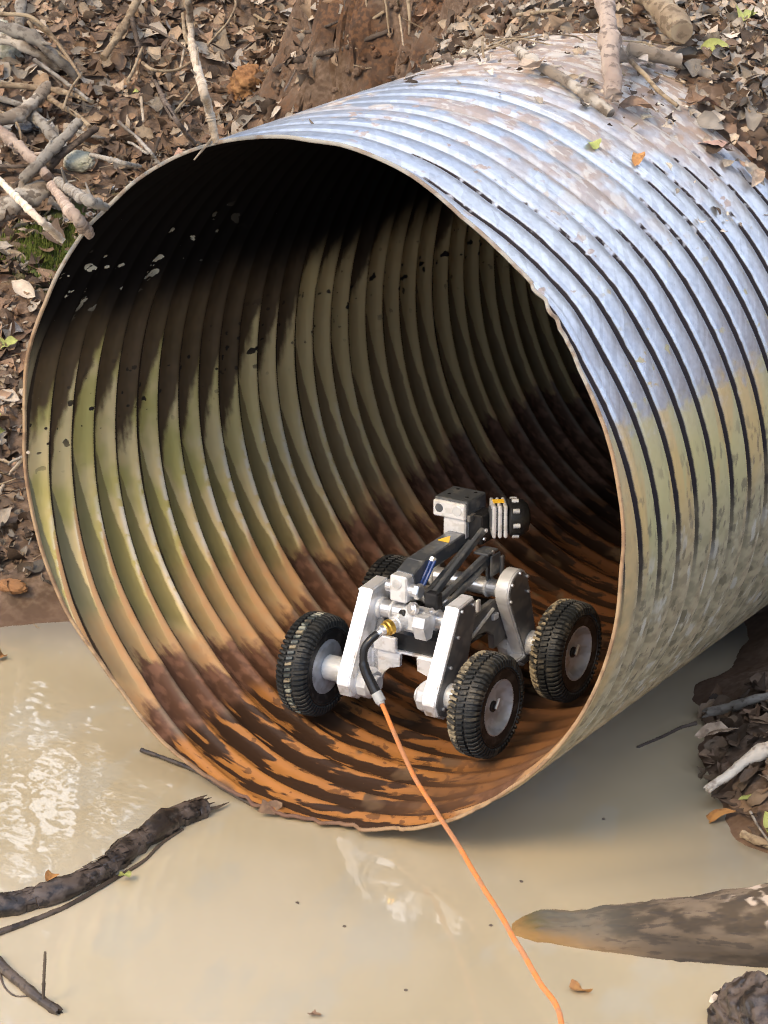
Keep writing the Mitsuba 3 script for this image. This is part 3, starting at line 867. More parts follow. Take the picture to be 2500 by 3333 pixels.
# ------------------------------------------------------------------ the tether
TC = thing('tether_cable', 'thin orange tether cable running from the robot over the pipe lip and above the water', 'cable')
boot = spline([(-.026, .352, .3235), (-.040, .330, .308), (-.050, .318, .284), (-.047, .314, .246), (-.028, .312, .212), (-.010, .310, .186)], 40)
obj('connector_ring', cat_m([cyl((-.013, .378, .331), (-.018, .364, .3285), .0185, 28), cyl((-.0175, .366, .329), (-.021, .357, .327), .0155, 28)]), 'brass', TC, label='yellow brass connector ring')
obj('connector', cat_m([cyl((-.019, .362, .328), (-.026, .352, .3245), .0125, 20), cyl((-.025, .353, .325), (-.034, .340, .315), .0095, 20)]), 'chrome_steel', TC)
obj('boot', tube(boot, np.r_[np.full(22, .0095), np.linspace(.0115, .0125, 18)], 14), 'black_part', TC, label='black rubber boot')
obj('collar', cat_m([cyl((-.014, .3105, .192), (.002, .308, .172), .0128, 18), cyl((-.001, .3085, .176), (.006, .303, .168), .0090, 18)]), 'grey_collar', TC)
path = spline([(.004, .306, .170), (.08, .24, .136), (.20, .128, .104), (.320, .016, .098), (.5, -.175, .118), (.75, -.46, .17), (1.0, -.765, .24), (1.17, -.985, .30), (1.7, -1.85, .55), (2.5, -3.3, 1.25)], 260)
wob = np.stack([meshkit.fbm(path * 7, 2, seed=40) - .5, meshkit.fbm(path * 7, 2, seed=41) - .5, 0 * path[:, 0]], -1) * .006
wob[:8] *= np.linspace(0, 1, 8)[:, None]
obj('cord', tube(path + wob, .0053, 10), 'orange_cable', TC, label='orange cord')

# ------------------------------------------------------------------ sticks, roots and twigs
def bark(a, b, c, fr=(14, 14, 14), lo=.40, hi=.62):
    def fn(p, n, uv):
        k = fbm(p.x * fr[0], p.y * fr[1], p.z * fr[2], 4)
        k2 = fbm(p.x * 60, p.y * 60, p.z * 60 + 4, 3)
        q = mix(C(*a), C(*b), smoothstep(lo, hi, k))
        return mix(q, C(*c), smoothstep(.52, .70, k2) * .8)
    return fn


mat('pale_stick', bark((.40, .34, .265), (.31, .255, .19), (.20, .155, .11)), .85, spec=.25)
mat('tan_stick', bark((.30, .235, .155), (.21, .155, .10), (.12, .085, .055)), .85, spec=.25)
mat('grey_stick', bark((.235, .215, .185), (.17, .15, .125), (.09, .075, .06)), .9, spec=.2)
mat('pale_bark', bark((.36, .32, .265), (.19, .155, .12), (.09, .07, .052), lo=.42, hi=.54), .9, spec=.2)
mat('pink_bark', bark((.35, .275, .22), (.26, .195, .155), (.13, .10, .08)), .85, spec=.2)
mat('dark_stick', bark((.11, .085, .065), (.07, .052, .04), (.035, .026, .02)), .85, spec=.3)
mat('cream_stick', bark((.62, .54, .43), (.50, .41, .31), (.30, .22, .16)), .7, spec=.3)
mat('wet_bark', bark((.026, .019, .015), (.085, .062, .048), (.010, .008, .007), (30, 30, 30)), lambda p, n, uv: .22 + .4 * fbm(p.x * 30, p.y * 30, p.z * 30, 2), spec=.6)
mat('wet_stick', bark((.050, .037, .028), (.085, .062, .045), (.02, .015, .012)), .4, spec=.5)
STICKS = [
    ('dead_branch', 'pale_stick', 'long pale vertical stick leaning against the top edge of the pipe', 'stick', [[-2.5535, 3.217, 1.1092], [-2.3998, 3.0103, 1.0025], [-0.2468, 0.0006, 1.6234], [-0.2283, 0.0016, 1.567], [-0.2115, 0.0003, 1.4998]], 0.0122, 0.0075, 0.25, 0, None, 1.0),
    ('dead_branch', 'tan_stick', 'thick tan stick slanting down from the top edge left of the pale vertical one', 'stick', [[-2.8249, 3.3181, 1.0689], [-2.7267, 3.0715, 0.9986], [-2.7052, 2.9354, 0.926]], 0.0142, 0.0129, 0.25, 0, None, 1.0),
    ('arching_root', 'grey_stick', 'thick grey root arching down from the left edge, upper of two', 'root', [[-3.0097, 2.7496, 1.0337], [-2.8748, 2.7608, 1.0107], [-2.8044, 2.7781, 0.9613], [-2.7608, 2.8663, 0.8699]], 0.0189, 0.0172, 0.25, 0, None, 1.0),
    ('arching_root', 'pale_bark', 'pale mottled root arching below the thick grey root', 'root', [[-3.0087, 2.7456, 0.9921], [-2.9369, 2.7524, 0.9866], [-2.8681, 2.7734, 0.9555], [-2.8265, 2.8464, 0.8896]], 0.0189, 0.012, 0.25, 0, None, 1.0),
    ('arching_root', 'tan_stick', 'thin tan root arching over the thick grey roots', 'root', [[-3.0127, 2.7559, 1.0708], [-2.908, 2.7946, 1.0672], [-2.8495, 2.8158, 1.0274], [-2.8128, 2.84, 0.9771], [-2.7692, 2.872, 0.8874]], 0.0077, 0.0052, 0.25, 0, None, 1.0),
    ('thin_root', 'tan_stick', 'thin tan root crossing below the topmost arching root', 'root', [[-2.9548, 2.8586, 1.0333], [-2.8546, 2.7954, 0.9917], [-2.7913, 2.7982, 0.9593], [-2.7186, 2.7765, 0.936]], 0.006, 0.0042, 0.25, 0, None, 1.0),
    ('broken_branch', 'pale_bark', 'pale broken branch stub pointing up right near the left edge', 'branch', [[-2.7569, 2.4162, 0.8007], [-2.7332, 2.482, 0.8078], [-2.7217, 2.5278, 0.8173], [-2.7359, 2.6081, 0.8376], [-2.748, 2.6868, 0.8665]], 0.0216, 0.0203, 0.25, 0.02, None, 1.0),
    ('broken_branch', 'grey_stick', 'grey forked limb running down right from the pale stub', 'branch', [[-2.7704, 2.5891, 0.8006], [-2.6612, 2.5326, 0.784], [-2.545, 2.4528, 0.7599]], 0.0219, 0.0132, 0.25, 0, None, 1.0),
    ('dead_branch', 'tan_stick', 'tan branch lying level across the left bank under the arching roots', 'branch', [[-2.8891, 2.5874, 0.8763], [-2.8219, 2.6472, 0.8685], [-2.7511, 2.6783, 0.8631], [-2.6553, 2.6762, 0.8571], [-2.543, 2.657, 0.8487]], 0.011, 0.0075, 0.25, 0, None, 1.0),
    ('dead_branch', 'pink_bark', 'long pinkish brown branch running down to the pipe rim', 'branch', [[-2.7439, 2.3989, 0.7859], [-2.6578, 2.3825, 0.7525], [-2.5434, 2.3291, 0.7243], [-2.4172, 2.2361, 0.7102], [-2.3587, 2.1937, 0.6858], [-0.6023, 0.0007, 1.3065], [-0.5473, 0.0012, 1.2571]], 0.0191, 0.0112, 0.25, 0, None, 1.0),
    ('dead_branch', 'grey_stick', 'straight grey branch lying above the pinkish branch', 'branch', [[-2.4765, 2.2005, 0.6953], [-2.4522, 2.2358, 0.7317], [-2.465, 2.3246, 0.757], [-2.4496, 2.378, 0.7929], [-2.4462, 2.4499, 0.828]], 0.0194, 0.0164, 0.25, 0.015, None, 1.0),
    ('dead_branch', 'dark_stick', 'darker grey branch lying next to the straight grey branch', 'branch', [[-2.4909, 2.3369, 0.6994], [-2.4572, 2.3729, 0.7411], [-2.4269, 2.4066, 0.7679], [-2.407, 2.4912, 0.8039]], 0.0163, 0.0099, 0.25, 0.015, None, 1.0),
    ('tree_root', 'pale_bark', 'thick mottled root at the left edge above the mossy soil', 'root', [[-2.52, 2.0922, 0.5796], [-2.4829, 2.14, 0.6186], [-2.4659, 2.2006, 0.6339], [-2.4441, 2.243, 0.639], [-2.4595, 2.3331, 0.6221]], 0.0431, 0.0321, 0.3, 0, None, 1.0),
    ('peeled_stick', 'cream_stick', 'thin cream peeled stick lying across the thick mottled root', 'stick', [[-2.5278, 2.1226, 0.7142], [-0.7169, 0.0011, 1.294], [-0.6216, 0.0012, 1.2326]], 0.0096, 0.0073, 0.25, 0, None, 1.0),
    ('dead_branch', 'grey_stick', 'short grey branch between the pinkish branch and the pipe rim', 'branch', [[-2.3892, 2.2627, 0.6826], [-0.5703, 0.0015, 1.3386], [-0.4996, 0.0013, 1.3233]], 0.0137, 0.0089, 0.25, 0, None, 1.0),
    ('twig', 'grey_stick', 'thin grey twig lying level above the pipe rim', 'twig', [[-2.4082, 2.4581, 0.7266], [-0.4739, 0.001, 1.4294], [-0.4062, 0.0012, 1.4246]], 0.0066, 0.0038, 0.25, 0, None, 1.0),
    ('dead_branch', 'dark_stick', 'thin dark stem winding down beside the pale vertical stick', 'stick', [[-2.727, 3.132, 1.0202], [-2.6282, 3.0383, 0.9361], [-2.4075, 2.8214, 0.8889], [-0.3256, 0.0011, 1.5511], [-0.2645, 0.0003, 1.4895]], 0.0096, 0.0043, 0.25, 0, None, 1.0),
    ('twig', 'tan_stick', 'short upright twig beside the top of the pale vertical stick', 'twig', [[-2.5679, 3.2, 1.0444], [-2.4974, 3.1094, 1.0074], [-2.4649, 3.082, 0.9727]], 0.0061, 0.006, 0.25, 0, None, 1.0),
    ('vine', 'dark_stick', 'dark thin vine arching between the tan and the pale vertical stick', 'vine', [[-2.6626, 3.0766, 1.0235], [-2.5911, 3.082, 1.0064], [-2.5134, 3.0582, 0.9871], [-2.4106, 3.0176, 0.9604]], 0.0061, 0.0043, 0.25, 0, None, 1.0),
    ('vine', 'tan_stick', 'thin tan vine hanging in a bow left of the pale vertical stick', 'vine', [[-2.4806, 2.8458, 0.9469], [-2.4195, 2.8146, 0.9366], [-2.3896, 2.8496, 0.9292], [-2.3754, 2.9074, 0.9292], [-2.3605, 2.9522, 0.946]], 0.0059, 0.0042, 0.25, 0, None, 1.0),
    ('vine', 'dark_stick', 'long thin dark vine hanging down the bare earth face', 'vine', [[-1.9155, 2.9488, 1.2013], [-1.8426, 2.8651, 1.1334], [-1.792, 2.8025, 1.0976], [-1.8516, 2.8375, 1.0383], [-1.8545, 2.8013, 0.9965], [-0.1935, 0.2338, 1.5694]], 0.0044, 0.002, 0.25, 0, None, 1.0),
    ('vine', 'tan_stick', 'short tan vine hanging from the top edge left of the earth clod', 'vine', [[-2.5516, 3.4902, 1.0605], [-2.515, 3.433, 1.033], [-2.4493, 3.2905, 1.0105], [-2.4336, 3.1987, 0.9839], [-2.4271, 3.1412, 0.9629]], 0.0044, 0.0034, 0.25, 0, None, 1.0),
    ('vine', 'dark_stick', 'short straight vine hanging on the bare earth right of the long one', 'vine', [[-1.5754, 2.6547, 1.2773], [-1.5699, 2.639, 1.21], [-1.5581, 2.6173, 1.1549]], 0.0042, 0.0028, 0.25, 0, None, 1.0),
    ('twig', 'dark_stick', 'small dark twig standing on the pipe rim edge of the bank', 'twig', [[-0.3568, 0.0008, 1.4933], [-0.371, 0.0006, 1.4569], [-0.3847, 0.0015, 1.4241]], 0.0033, 0.0022, 0.25, 0, None, 1.0),
    ('twig', 'grey_stick', 'grey twig fallen left of the lower end of the pale vertical stick', 'twig', [[-2.3453, 2.6157, 0.7636], [-0.3877, 0.0008, 1.4648], [-0.3695, 0.0014, 1.447]], 0.005, 0.0027, 0.25, 0, None, 1.0),
    ('twig', 'tan_stick', 'tan twig leaning in the litter left of the winding dark stem', 'twig', [[-2.5848, 2.5516, 0.8345], [-2.6242, 2.6359, 0.8678], [-2.674, 2.7721, 0.9055]], 0.005, 0.0042, 0.25, 0, None, 1.0),
    ('twig', 'pale_stick', 'pale twig in the litter right of the winding dark stem', 'twig', [[-2.4569, 3.0213, 0.8949], [-2.4822, 3.0786, 0.9367], [-2.4966, 3.1134, 0.9682]], 0.0051, 0.0043, 0.25, 0, None, 1.0),
    ('twig', 'tan_stick', 'small tan twig lying in the litter below the bowed vine', 'twig', [[-2.3076, 2.7814, 0.8162], [-2.3109, 2.8389, 0.8433], [-2.3322, 2.949, 0.8823]], 0.005, 0.0034, 0.25, 0, None, 1.0),
    ('twig', 'dark_stick', 'dark twig lying flat left of the short grey branch', 'twig', [[-2.66, 2.2872, 0.6945], [-2.6044, 2.3108, 0.6937], [-2.5765, 2.346, 0.6931]], 0.0074, 0.0058, 0.25, 0, None, 1.0),
    ('twig', 'tan_stick', 'tan crooked stick running from the stub to the grey branches', 'twig', [[-2.7373, 2.6651, 0.8409], [-2.6355, 2.6117, 0.8292], [-2.5307, 2.5648, 0.8156], [-2.4588, 2.5295, 0.7967]], 0.0093, 0.0074, 0.25, 0, None, 1.0),
    ('dead_branch', 'grey_stick', 'upright grey stump of a limb behind the arching roots', 'branch', [[-3.1853, 3.1172, 1.0577], [-3.1265, 3.036, 1.0202], [-3.0498, 2.9279, 0.9975]], 0.0178, 0.0157, 0.25, 0, None, 1.0),
    ('arching_root', 'grey_stick', 'thin grey root running down right under the arching roots', 'root', [[-2.8463, 2.7441, 0.9358], [-2.761, 2.7306, 0.9049], [-2.6807, 2.7108, 0.8772], [-2.5471, 2.6381, 0.857]], 0.0077, 0.0058, 0.25, 0, None, 1.0),
    ('dead_branch', 'grey_stick', 'short grey branch at the left edge above the pale stub', 'branch', [[-2.8891, 2.5847, 0.8363], [-2.8075, 2.6131, 0.815], [-2.7351, 2.6353, 0.8007]], 0.0119, 0.0076, 0.25, 0, None, 1.0),
    ('thin_root', 'tan_stick', 'thin tan root beside the upper arching root', 'root', [[-2.9274, 2.8368, 1.0472], [-2.8277, 2.8231, 0.9976], [-2.7148, 2.7599, 0.9507], [-2.6019, 2.6734, 0.9166]], 0.0069, 0.0042, 0.25, 0, None, 1.0),
    ('thin_root', 'dark_stick', 'dark thin root between the arching roots', 'root', [[-2.8251, 2.7654, 0.9229], [-2.7596, 2.7403, 0.888], [-2.7112, 2.7131, 0.8674]], 0.0068, 0.0051, 0.25, 0, None, 1.0),
    ('dead_branch', 'grey_stick', 'long thin grey branch lying toward the pipe top', 'branch', [[-2.5212, 2.5377, 0.7751], [-2.4337, 2.5371, 0.7644], [-2.3517, 2.5862, 0.7482], [-0.3878, 0.0005, 1.4549]], 0.0066, 0.0033, 0.25, 0, None, 1.0),
    ('twig', 'dark_stick', 'dark twig crossing the litter right of the winding stem', 'twig', [[-2.5371, 2.9759, 0.8942], [-2.376, 2.8015, 0.8504], [-0.3223, 0.0003, 1.5394]], 0.0069, 0.0033, 0.25, 0, None, 1.0),
    ('twig', 'tan_stick', 'tan twig pointing up beside the bowed vine', 'twig', [[-2.5072, 2.7992, 0.8897], [-2.5777, 2.9421, 0.9188], [-2.6327, 3.0556, 0.9483]], 0.0059, 0.0043, 0.25, 0, None, 1.0),
    ('twig', 'grey_stick', 'short grey twig in the litter above the level twig', 'twig', [[-2.4579, 2.6766, 0.7881], [-2.3941, 2.6453, 0.7711], [-2.3413, 2.6286, 0.7541]], 0.005, 0.0041, 0.25, 0, None, 1.0),
    ('twig', 'pale_stick', 'pale short twig standing in the middle of the litter', 'twig', [[-2.4435, 2.7826, 0.8501], [-2.4126, 2.7462, 0.8183], [-2.3775, 2.7016, 0.7927]], 0.005, 0.0042, 0.25, 0, None, 1.0),
    ('dead_branch', 'dark_stick', 'dark branch lying under the straight grey branch', 'branch', [[-2.5586, 2.2497, 0.649], [-2.55, 2.322, 0.6652], [-2.5085, 2.3646, 0.6805], [-2.4452, 2.3778, 0.682]], 0.0098, 0.0065, 0.25, 0, None, 1.0),
    ('thin_root', 'tan_stick', 'thin tan root curving down at the left edge above the flat stone', 'root', [[-2.8239, 2.5132, 0.8145], [-2.7464, 2.4865, 0.8055], [-2.6959, 2.4626, 0.7817], [-2.6555, 2.4212, 0.7529]], 0.005, 0.0033, 0.25, 0, None, 1.0),
    ('twig', 'pale_stick', 'pale twig lying at the left edge beside the pipe rim', 'twig', [[-1.6026, 0.945, 0.1919], [-1.6458, 1.051, 0.2087], [-0.7419, 0.0004, 0.7273]], 0.0062, 0.0042, 0.25, 0, None, 1.0),
    ('twig', 'grey_stick', 'grey twig at the left edge among the wet leaves', 'twig', [[-1.6624, 1.0107, 0.1974], [-1.6792, 1.088, 0.2187], [-0.761, 0.0005, 0.7129]], 0.005, 0.0031, 0.25, 0, None, 1.0),
    ('tree_root', 'dark_stick', 'long dark root lying across the foot of the bare earth face', 'root', [[-2.0212, 2.9332, 0.9562], [-1.9408, 2.8928, 0.9939], [-1.7553, 2.769, 1.0597], [-1.5465, 2.6146, 1.1318], [-1.4602, 2.5954, 1.1683], [-1.3874, 2.6095, 1.2011]], 0.0111, 0.0076, 0.25, 0, None, 1.0),
    ('tree_root', 'tan_stick', 'pale thin root above the long dark root', 'root', [[-1.6646, 2.7409, 1.1047], [-1.5324, 2.6056, 1.1699], [-1.469, 2.5965, 1.2091], [-1.4305, 2.6002, 1.2366], [-1.4141, 2.6158, 1.251]], 0.0043, 0.0055, 0.25, 0, None, 1.0),
    ('hanging_rootlet', 'tan_stick', 'thin rootlet hanging beside the soil over the pipe, leftmost of three', 'root', [[-1.4166, 2.6239, 1.2967], [-1.3984, 2.6076, 1.2455], [-1.3804, 2.5916, 1.1873]], 0.0041, 0.0021, 0.25, 0, None, 1.0),
    ('hanging_rootlet', 'tan_stick', 'thin rootlet hanging beside the soil over the pipe, middle of three', 'root', [[-1.3729, 2.6253, 1.3005], [-1.2878, 2.5018, 1.259], [-0.1798, 0.6976, 1.5928]], 0.0048, 0.0016, 0.25, 0, None, 1.0),
    ('hanging_rootlet', 'tan_stick', 'thin rootlet hanging beside the soil over the pipe, rightmost of three', 'root', [[-1.2596, 2.4983, 1.3302], [-1.2356, 2.4681, 1.2761], [-1.2102, 2.4238, 1.2315]], 0.0054, 0.0034, 0.25, 0, None, 1.0),
    ('cut_branch', 'pink_bark', 'stout pinkish stick with a broken orange end standing over the pipe', 'branch', [[0.0264, 1.2687, 1.6462], [0.155, 1.0468, 1.612], [0.233, 0.9137, 1.5731], [0.3086, 0.7902, 1.5154]], 0.0207, 0.0204, 0.25, 0.01, None, 1.0),
    ('dead_branch', 'pale_bark', 'grey brown branch slanting down over the crown of the pipe', 'branch', [[-0.0702, 1.013, 1.5467], [0.0851, 0.8482, 1.5504], [0.1772, 0.8099, 1.5302], [0.2476, 0.7883, 1.5054], [0.3089, 0.7742, 1.477]], 0.0118, 0.0138, 0.25, 0, None, 1.0),
    ('dead_branch', 'pale_bark', 'grey branch running right from the stout pinkish stick', 'branch', [[0.1852, 1.0951, 1.5511], [0.2155, 1.1179, 1.5435], [0.243, 1.1346, 1.536], [0.28, 1.1683, 1.5234]], 0.016, 0.0171, 0.25, 0, None, 1.0),
    ('dead_branch', 'tan_stick', 'thick tan branch in the top right corner', 'branch', [[0.0362, 1.4511, 1.631], [0.1159, 1.3813, 1.6046], [0.2423, 1.2521, 1.577]], 0.029, 0.0269, 0.25, 0, None, 1.0),
    ('twig', 'tan_stick', 'thin curved twig below the grey branch at the right edge', 'twig', [[0.2141, 1.0517, 1.5363], [0.2704, 1.0121, 1.5182], [0.3271, 0.9711, 1.4946], [0.3794, 0.961, 1.468]], 0.0063, 0.0047, 0.25, 0, None, 1.0),
    ('twig', 'dark_stick', 'short dark twig lying on the pipe beside the brown branch', 'twig', [[-0.1827, 0.7078, 1.5108], [-0.1919, 0.7685, 1.5083], [-0.1659, 0.7712, 1.5143]], 0.0026, 0.0021, 0.25, 0, None, 1.0),
    ('twig', 'dark_stick', 'small dark twig end on the zinc of the pipe', 'twig', [[-0.1038, 0.191, 1.5256], [-0.0617, 0.1413, 1.5298], [-0.0216, 0.097, 1.5315]], 0.0024, 0.0014, 0.25, 0, None, 1.0),
    ('twig', 'tan_stick', 'tan stick lying level near the top edge above the pipe', 'twig', [[-0.3431, 1.5164, 1.5173], [-0.233, 1.4236, 1.5492], [-0.1578, 1.4031, 1.5652]], 0.0052, 0.0039, 0.25, 0, None, 1.0),
    ('tree_root', 'dark_stick', 'short dark root in the bare earth above the long dark root', 'root', [[-1.9671, 2.9614, 1.0911], [-1.8446, 2.8677, 1.1073], [-1.7386, 2.7973, 1.1471], [-1.5834, 2.6537, 1.2064]], 0.0066, 0.0035, 0.25, 0, None, 1.0),
    ('tree_root', 'tan_stick', 'forked tan rootlet in the bare earth left of the pale thin root', 'root', [[-2.5015, 3.5276, 0.9958], [-2.439, 3.5194, 0.9793], [-2.3838, 3.5364, 0.978], [-1.8783, 2.8794, 1.1057]], 0.0056, 0.0029, 0.25, 0, None, 1.0),
    ('hanging_rootlet', 'tan_stick', 'short rootlet hanging at the top edge over the bare earth', 'root', [[-1.477, 2.6096, 1.2932], [-1.4681, 2.6057, 1.2599], [-1.4688, 2.5988, 1.2297]], 0.0035, 0.0021, 0.25, 0, None, 1.0),
    ('driftwood', 'grey_stick', 'dark wet driftwood stick at the edge of the right bank', 'branch', [[0.5055, 0.9682, 0.0165], [0.5569, 0.9912, 0.0352], [0.6063, 0.9864, 0.0636], [0.646, 1.0291, 0.0713]], 0.0121, 0.0099, 0.25, 0.02, None, 1.0),
    ('driftwood', 'dark_stick', 'thin dark twig lying on the dark water under the pipe', 'twig', [[0.4299, 0.7563, -0.0099], [0.4516, 0.8379, -0.0095], [0.4653, 0.908, -0.0088], [0.4863, 0.9521, -0.0083]], 0.0033, 0.005, 0.25, 0, None, 1.0),
    ('peeled_stick', 'cream_stick', 'pale peeled stick lying on wet leaves by the right edge', 'stick', [[0.7151, 0.5461, 0.0352], [0.7323, 0.6114, 0.048], [0.753, 0.6547, 0.0727], [0.7937, 0.7071, 0.0987]], 0.0103, 0.0136, 0.25, 0.02, None, 1.0),
    ('twig', 'tan_stick', 'short reddish dark twig at the right edge above the log', 'twig', [[0.8541, 0.4306, 0.008], [0.893, 0.4185, 0.0072], [0.9356, 0.41, 0.006]], 0.0091, 0.0085, 0.25, 0, None, 1.0),
    ('twig', 'grey_stick', 'thin grey twig leaning at the right edge above the reddish twig', 'twig', [[0.8491, 0.4783, 0.0388], [0.891, 0.4324, 0.031], [0.9297, 0.4025, 0.0198]], 0.003, 0.0025, 0.25, 0, None, 1.0),
    ('wet_branch', 'wet_bark', 'thick black wet branch lying in the water at left', 'branch', [[-0.3297, -0.7093, 0.0012], [-0.2833, -0.6367, 0.0004], [-0.2482, -0.5398, 0.0005], [-0.2385, -0.4223, 0.0001], [-0.2503, -0.3055, 0.0003], [-0.2536, -0.1976, -0.0001], [-0.2444, -0.1225, -0.0001], [-0.2311, -0.0699, -0.0009]], 0.026, 0.0237, 0.32, 0.0, None, 1.0),
    ('wet_twig', 'wet_stick', 'long thin wet twig lying below the thick black branch', 'twig', [[-0.2606, -0.7887, -0.0069], [-0.2354, -0.6986, -0.0079], [-0.2147, -0.6161, -0.0084], [-0.2047, -0.5172, -0.0085], [-0.1993, -0.4095, -0.0093], [-0.2004, -0.3322, -0.0091], [-0.2187, -0.2469, -0.0103], [-0.2204, -0.1658, -0.0104]], 0.0071, 0.0026, 0.25, 0, None, 1.0),
    ('wet_branch', 'wet_stick', 'short black branch in the bottom left corner', 'branch', [[-0.1991, -0.8581, -0.003], [-0.0924, -0.9114, -0.0039], [-0.0115, -0.9487, -0.0047], [0.0511, -0.9665, -0.0058]], 0.0121, 0.009, 0.25, 0.015, None, 1.0),
    ('upright_twig', 'wet_stick', 'thin twig standing upright on the short black branch', 'twig', [[0.0054, -0.9561, -0.0096], [0.0094, -0.9561, 0.0494], [0.0144, -0.9561, 0.1084]], 0.0036, 0.0028, 0.25, 0, None, 1.0),
    ('wet_twig', 'wet_stick', 'thin hooked twig under the short black branch', 'twig', [[-0.1622, -0.8827, -0.0108], [-0.1142, -0.9315, -0.0112], [-0.0693, -0.956, -0.0107], [-0.0439, -0.9442, -0.0109], [-0.0283, -0.9289, -0.0115]], 0.0023, 0.0018, 0.25, 0, None, 1.0),
    ('wet_twig', 'wet_stick', 'thin dark twig sticking out from under the left pipe rim', 'twig', [[-0.5407, 0.1217, -0.0046], [-0.4621, 0.1116, -0.0045], [-0.3721, 0.0952, -0.0048], [-0.2665, 0.054, -0.005], [-0.1573, 0.0143, -0.005]], 0.0054, 0.0047, 0.25, 0, None, 1.0),
]

for i, (nm, m, lab, ct, pts, r0, r1, ro, ragged, grp, flat) in enumerate(STICKS):
    L = float(np.linalg.norm(np.diff(np.array(pts), axis=0), axis=1).sum())
    n = int(np.clip(L / 0.012, 14, 90))
    c = spline(pts, n)
    k = (np.stack([meshkit.fbm(c * 9 + i, 3, 50), meshkit.fbm(c * 9 + i, 3, 51), meshkit.fbm(c * 9 + i, 3, 52)], -1) - .5)
    big = max(r0, r1)
    c = c + k * min(.7 * big, .020)
    rr = np.linspace(r0, r1, n) * (1 + .22 * (meshkit.fbm(c * 25 + 3 * i, 3, 53) - .5) * 2)
    for q in rng.random(int(1 + L * 3)):                       # knots
        rr = rr * (1 + .30 * np.exp(-((np.linspace(0, 1, n) - q) * L / (big * 1.2)) ** 2))
    tk = obj(nm, tube(c, rr, 14 if big > .012 else 8, rough=ro, freq=12 / max(big, .004) * .12, seed=i, ragged=ragged), m, smooth=50, label=lab, cat=ct)
    # stubs of broken side twigs on the larger ones
    if big > .008 and L > .25 and nm not in ('wet_branch', 'cut_branch', 'peeled_stick'):
        for q in rng.choice(np.arange(3, n - 3), min(3, int(1 + L * 2)), replace=False):
            t = c[q + 1] - c[q]
            t /= np.linalg.norm(t)
            d = rng.normal(size=3)
            d[2] = abs(d[2]) + .3
            d -= t * (d @ t)
            d = d / np.linalg.norm(d) * .75 + t * .6
            ln = rng.uniform(.02, .06) + big
            obj('side_twig', tube(spline([c[q], c[q] + d * ln * .5, c[q] + d * ln], 6), np.linspace(rr[q] * .45, rr[q] * .2, 6), 7, rough=.3, seed=i + q), m, tk, smooth=50)

# bark scales and lichen-white ends of the big wet branch are relief in its own mesh; a frayed end closes it
wb = np.array(next(s[4] for s in STICKS if s[0] == 'wet_branch'))
end, d = wb[-1], wb[-1] - wb[-2]
d /= np.linalg.norm(d)
for i in range(9):
    o = rng.normal(size=3) * .010
    a = end - d * .03 + o
    b = end + d * rng.uniform(.015, .050) + o * 1.3 + np.array([0, 0, -.006])
    obj('splinter', tube(np.array([a, (a + b) / 2 + rng.normal(size=3) * .003, b]), [.0075, .0055, .001], 6, rough=.3, seed=i, flat=.5), 'wet_stick', 'wet_branch')
s_w = spline(wb, 60)
for i in range(150):                                             # loose scales of bark
    q = s_w[rng.integers(4, 58)]
    a = rng.uniform(-.4, 2.2)
    t = np.array([d[1], -d[0], 0])
    nrm = t * math.cos(a) + np.array([0, 0, 1.0]) * math.sin(a)
    w = np.cross(nrm, d)
    l, h = rng.uniform(.006, .018), rng.uniform(.004, .010)
    ctr = q + nrm * .0235
    g = np.array([[x * l, y * h, .002 * (1 - x * x) + .003 * rng.random()] for x in (-1, 0, 1) for y in (-1, 0, 1)])
    v = ctr + g[:, :1] * d + g[:, 1:2] * w + g[:, 2:] * nrm
    v = np.vstack([v, v - nrm * .003])
    f = np.vstack([grid_faces(3, 3), grid_faces(3, 3)[:, ::-1] + 9])
    obj('bark_scale', mesh_of(v, f), 'wet_bark', 'wet_branch', smooth=60)

# ------------------------------------------------------------------ the log lying in the water at right
def log_colour(p, n, uv):
    t = (p.x - .62) * .82 + (p.y + .20) * .5
    u, w = p.x * .9 + p.y * .43, p.y * .9 - p.x * .43
    k = fbm(u * 14, w * 30, p.z * 30, 4)
    k2 = fbm(u * 22, w * 110, p.z * 110, 3)
    c = mix(C(.068, .050, .033), C(.150, .112, .076), smoothstep(.42, .60, k))
    c = mix(c, C(.055, .043, .034), smoothstep(.54, .66, k2) * .8)
    c = mix(c, C(.105, .10, .080), smoothstep(.32, .10, t + .2 * (k - .5)) * .7)
    c = mix(c, C(.075, .068, .022), smoothstep(.10, .03, t + .10 * (k2 - .5)) * .8)
    c = mix(c, C(.26, .145, .05), smoothstep(.024, -.008, p.z + .03 * (k - .5)) * smoothstep(.34, .02, t) * .85)
    pe = smoothstep(.40, .47, t + .30 * (fbm(p.x * 9, p.y * 9, p.z * 12, 3) - .5)) * smoothstep(.055, .085, p.z)
    c = mix(c, C(.40, .32, .245), smoothstep(.47, .52, fbm(p.x * 12 + 7, p.y * 16, p.z * 16, 4)) * pe)
    return mix(c, C(.030, .024, .019), smoothstep(.075, .02, p.z + .06 * (k - .5)) * smoothstep(.14, .36, t) * .75)  # wet stain and underside shadow painted on the lower flank


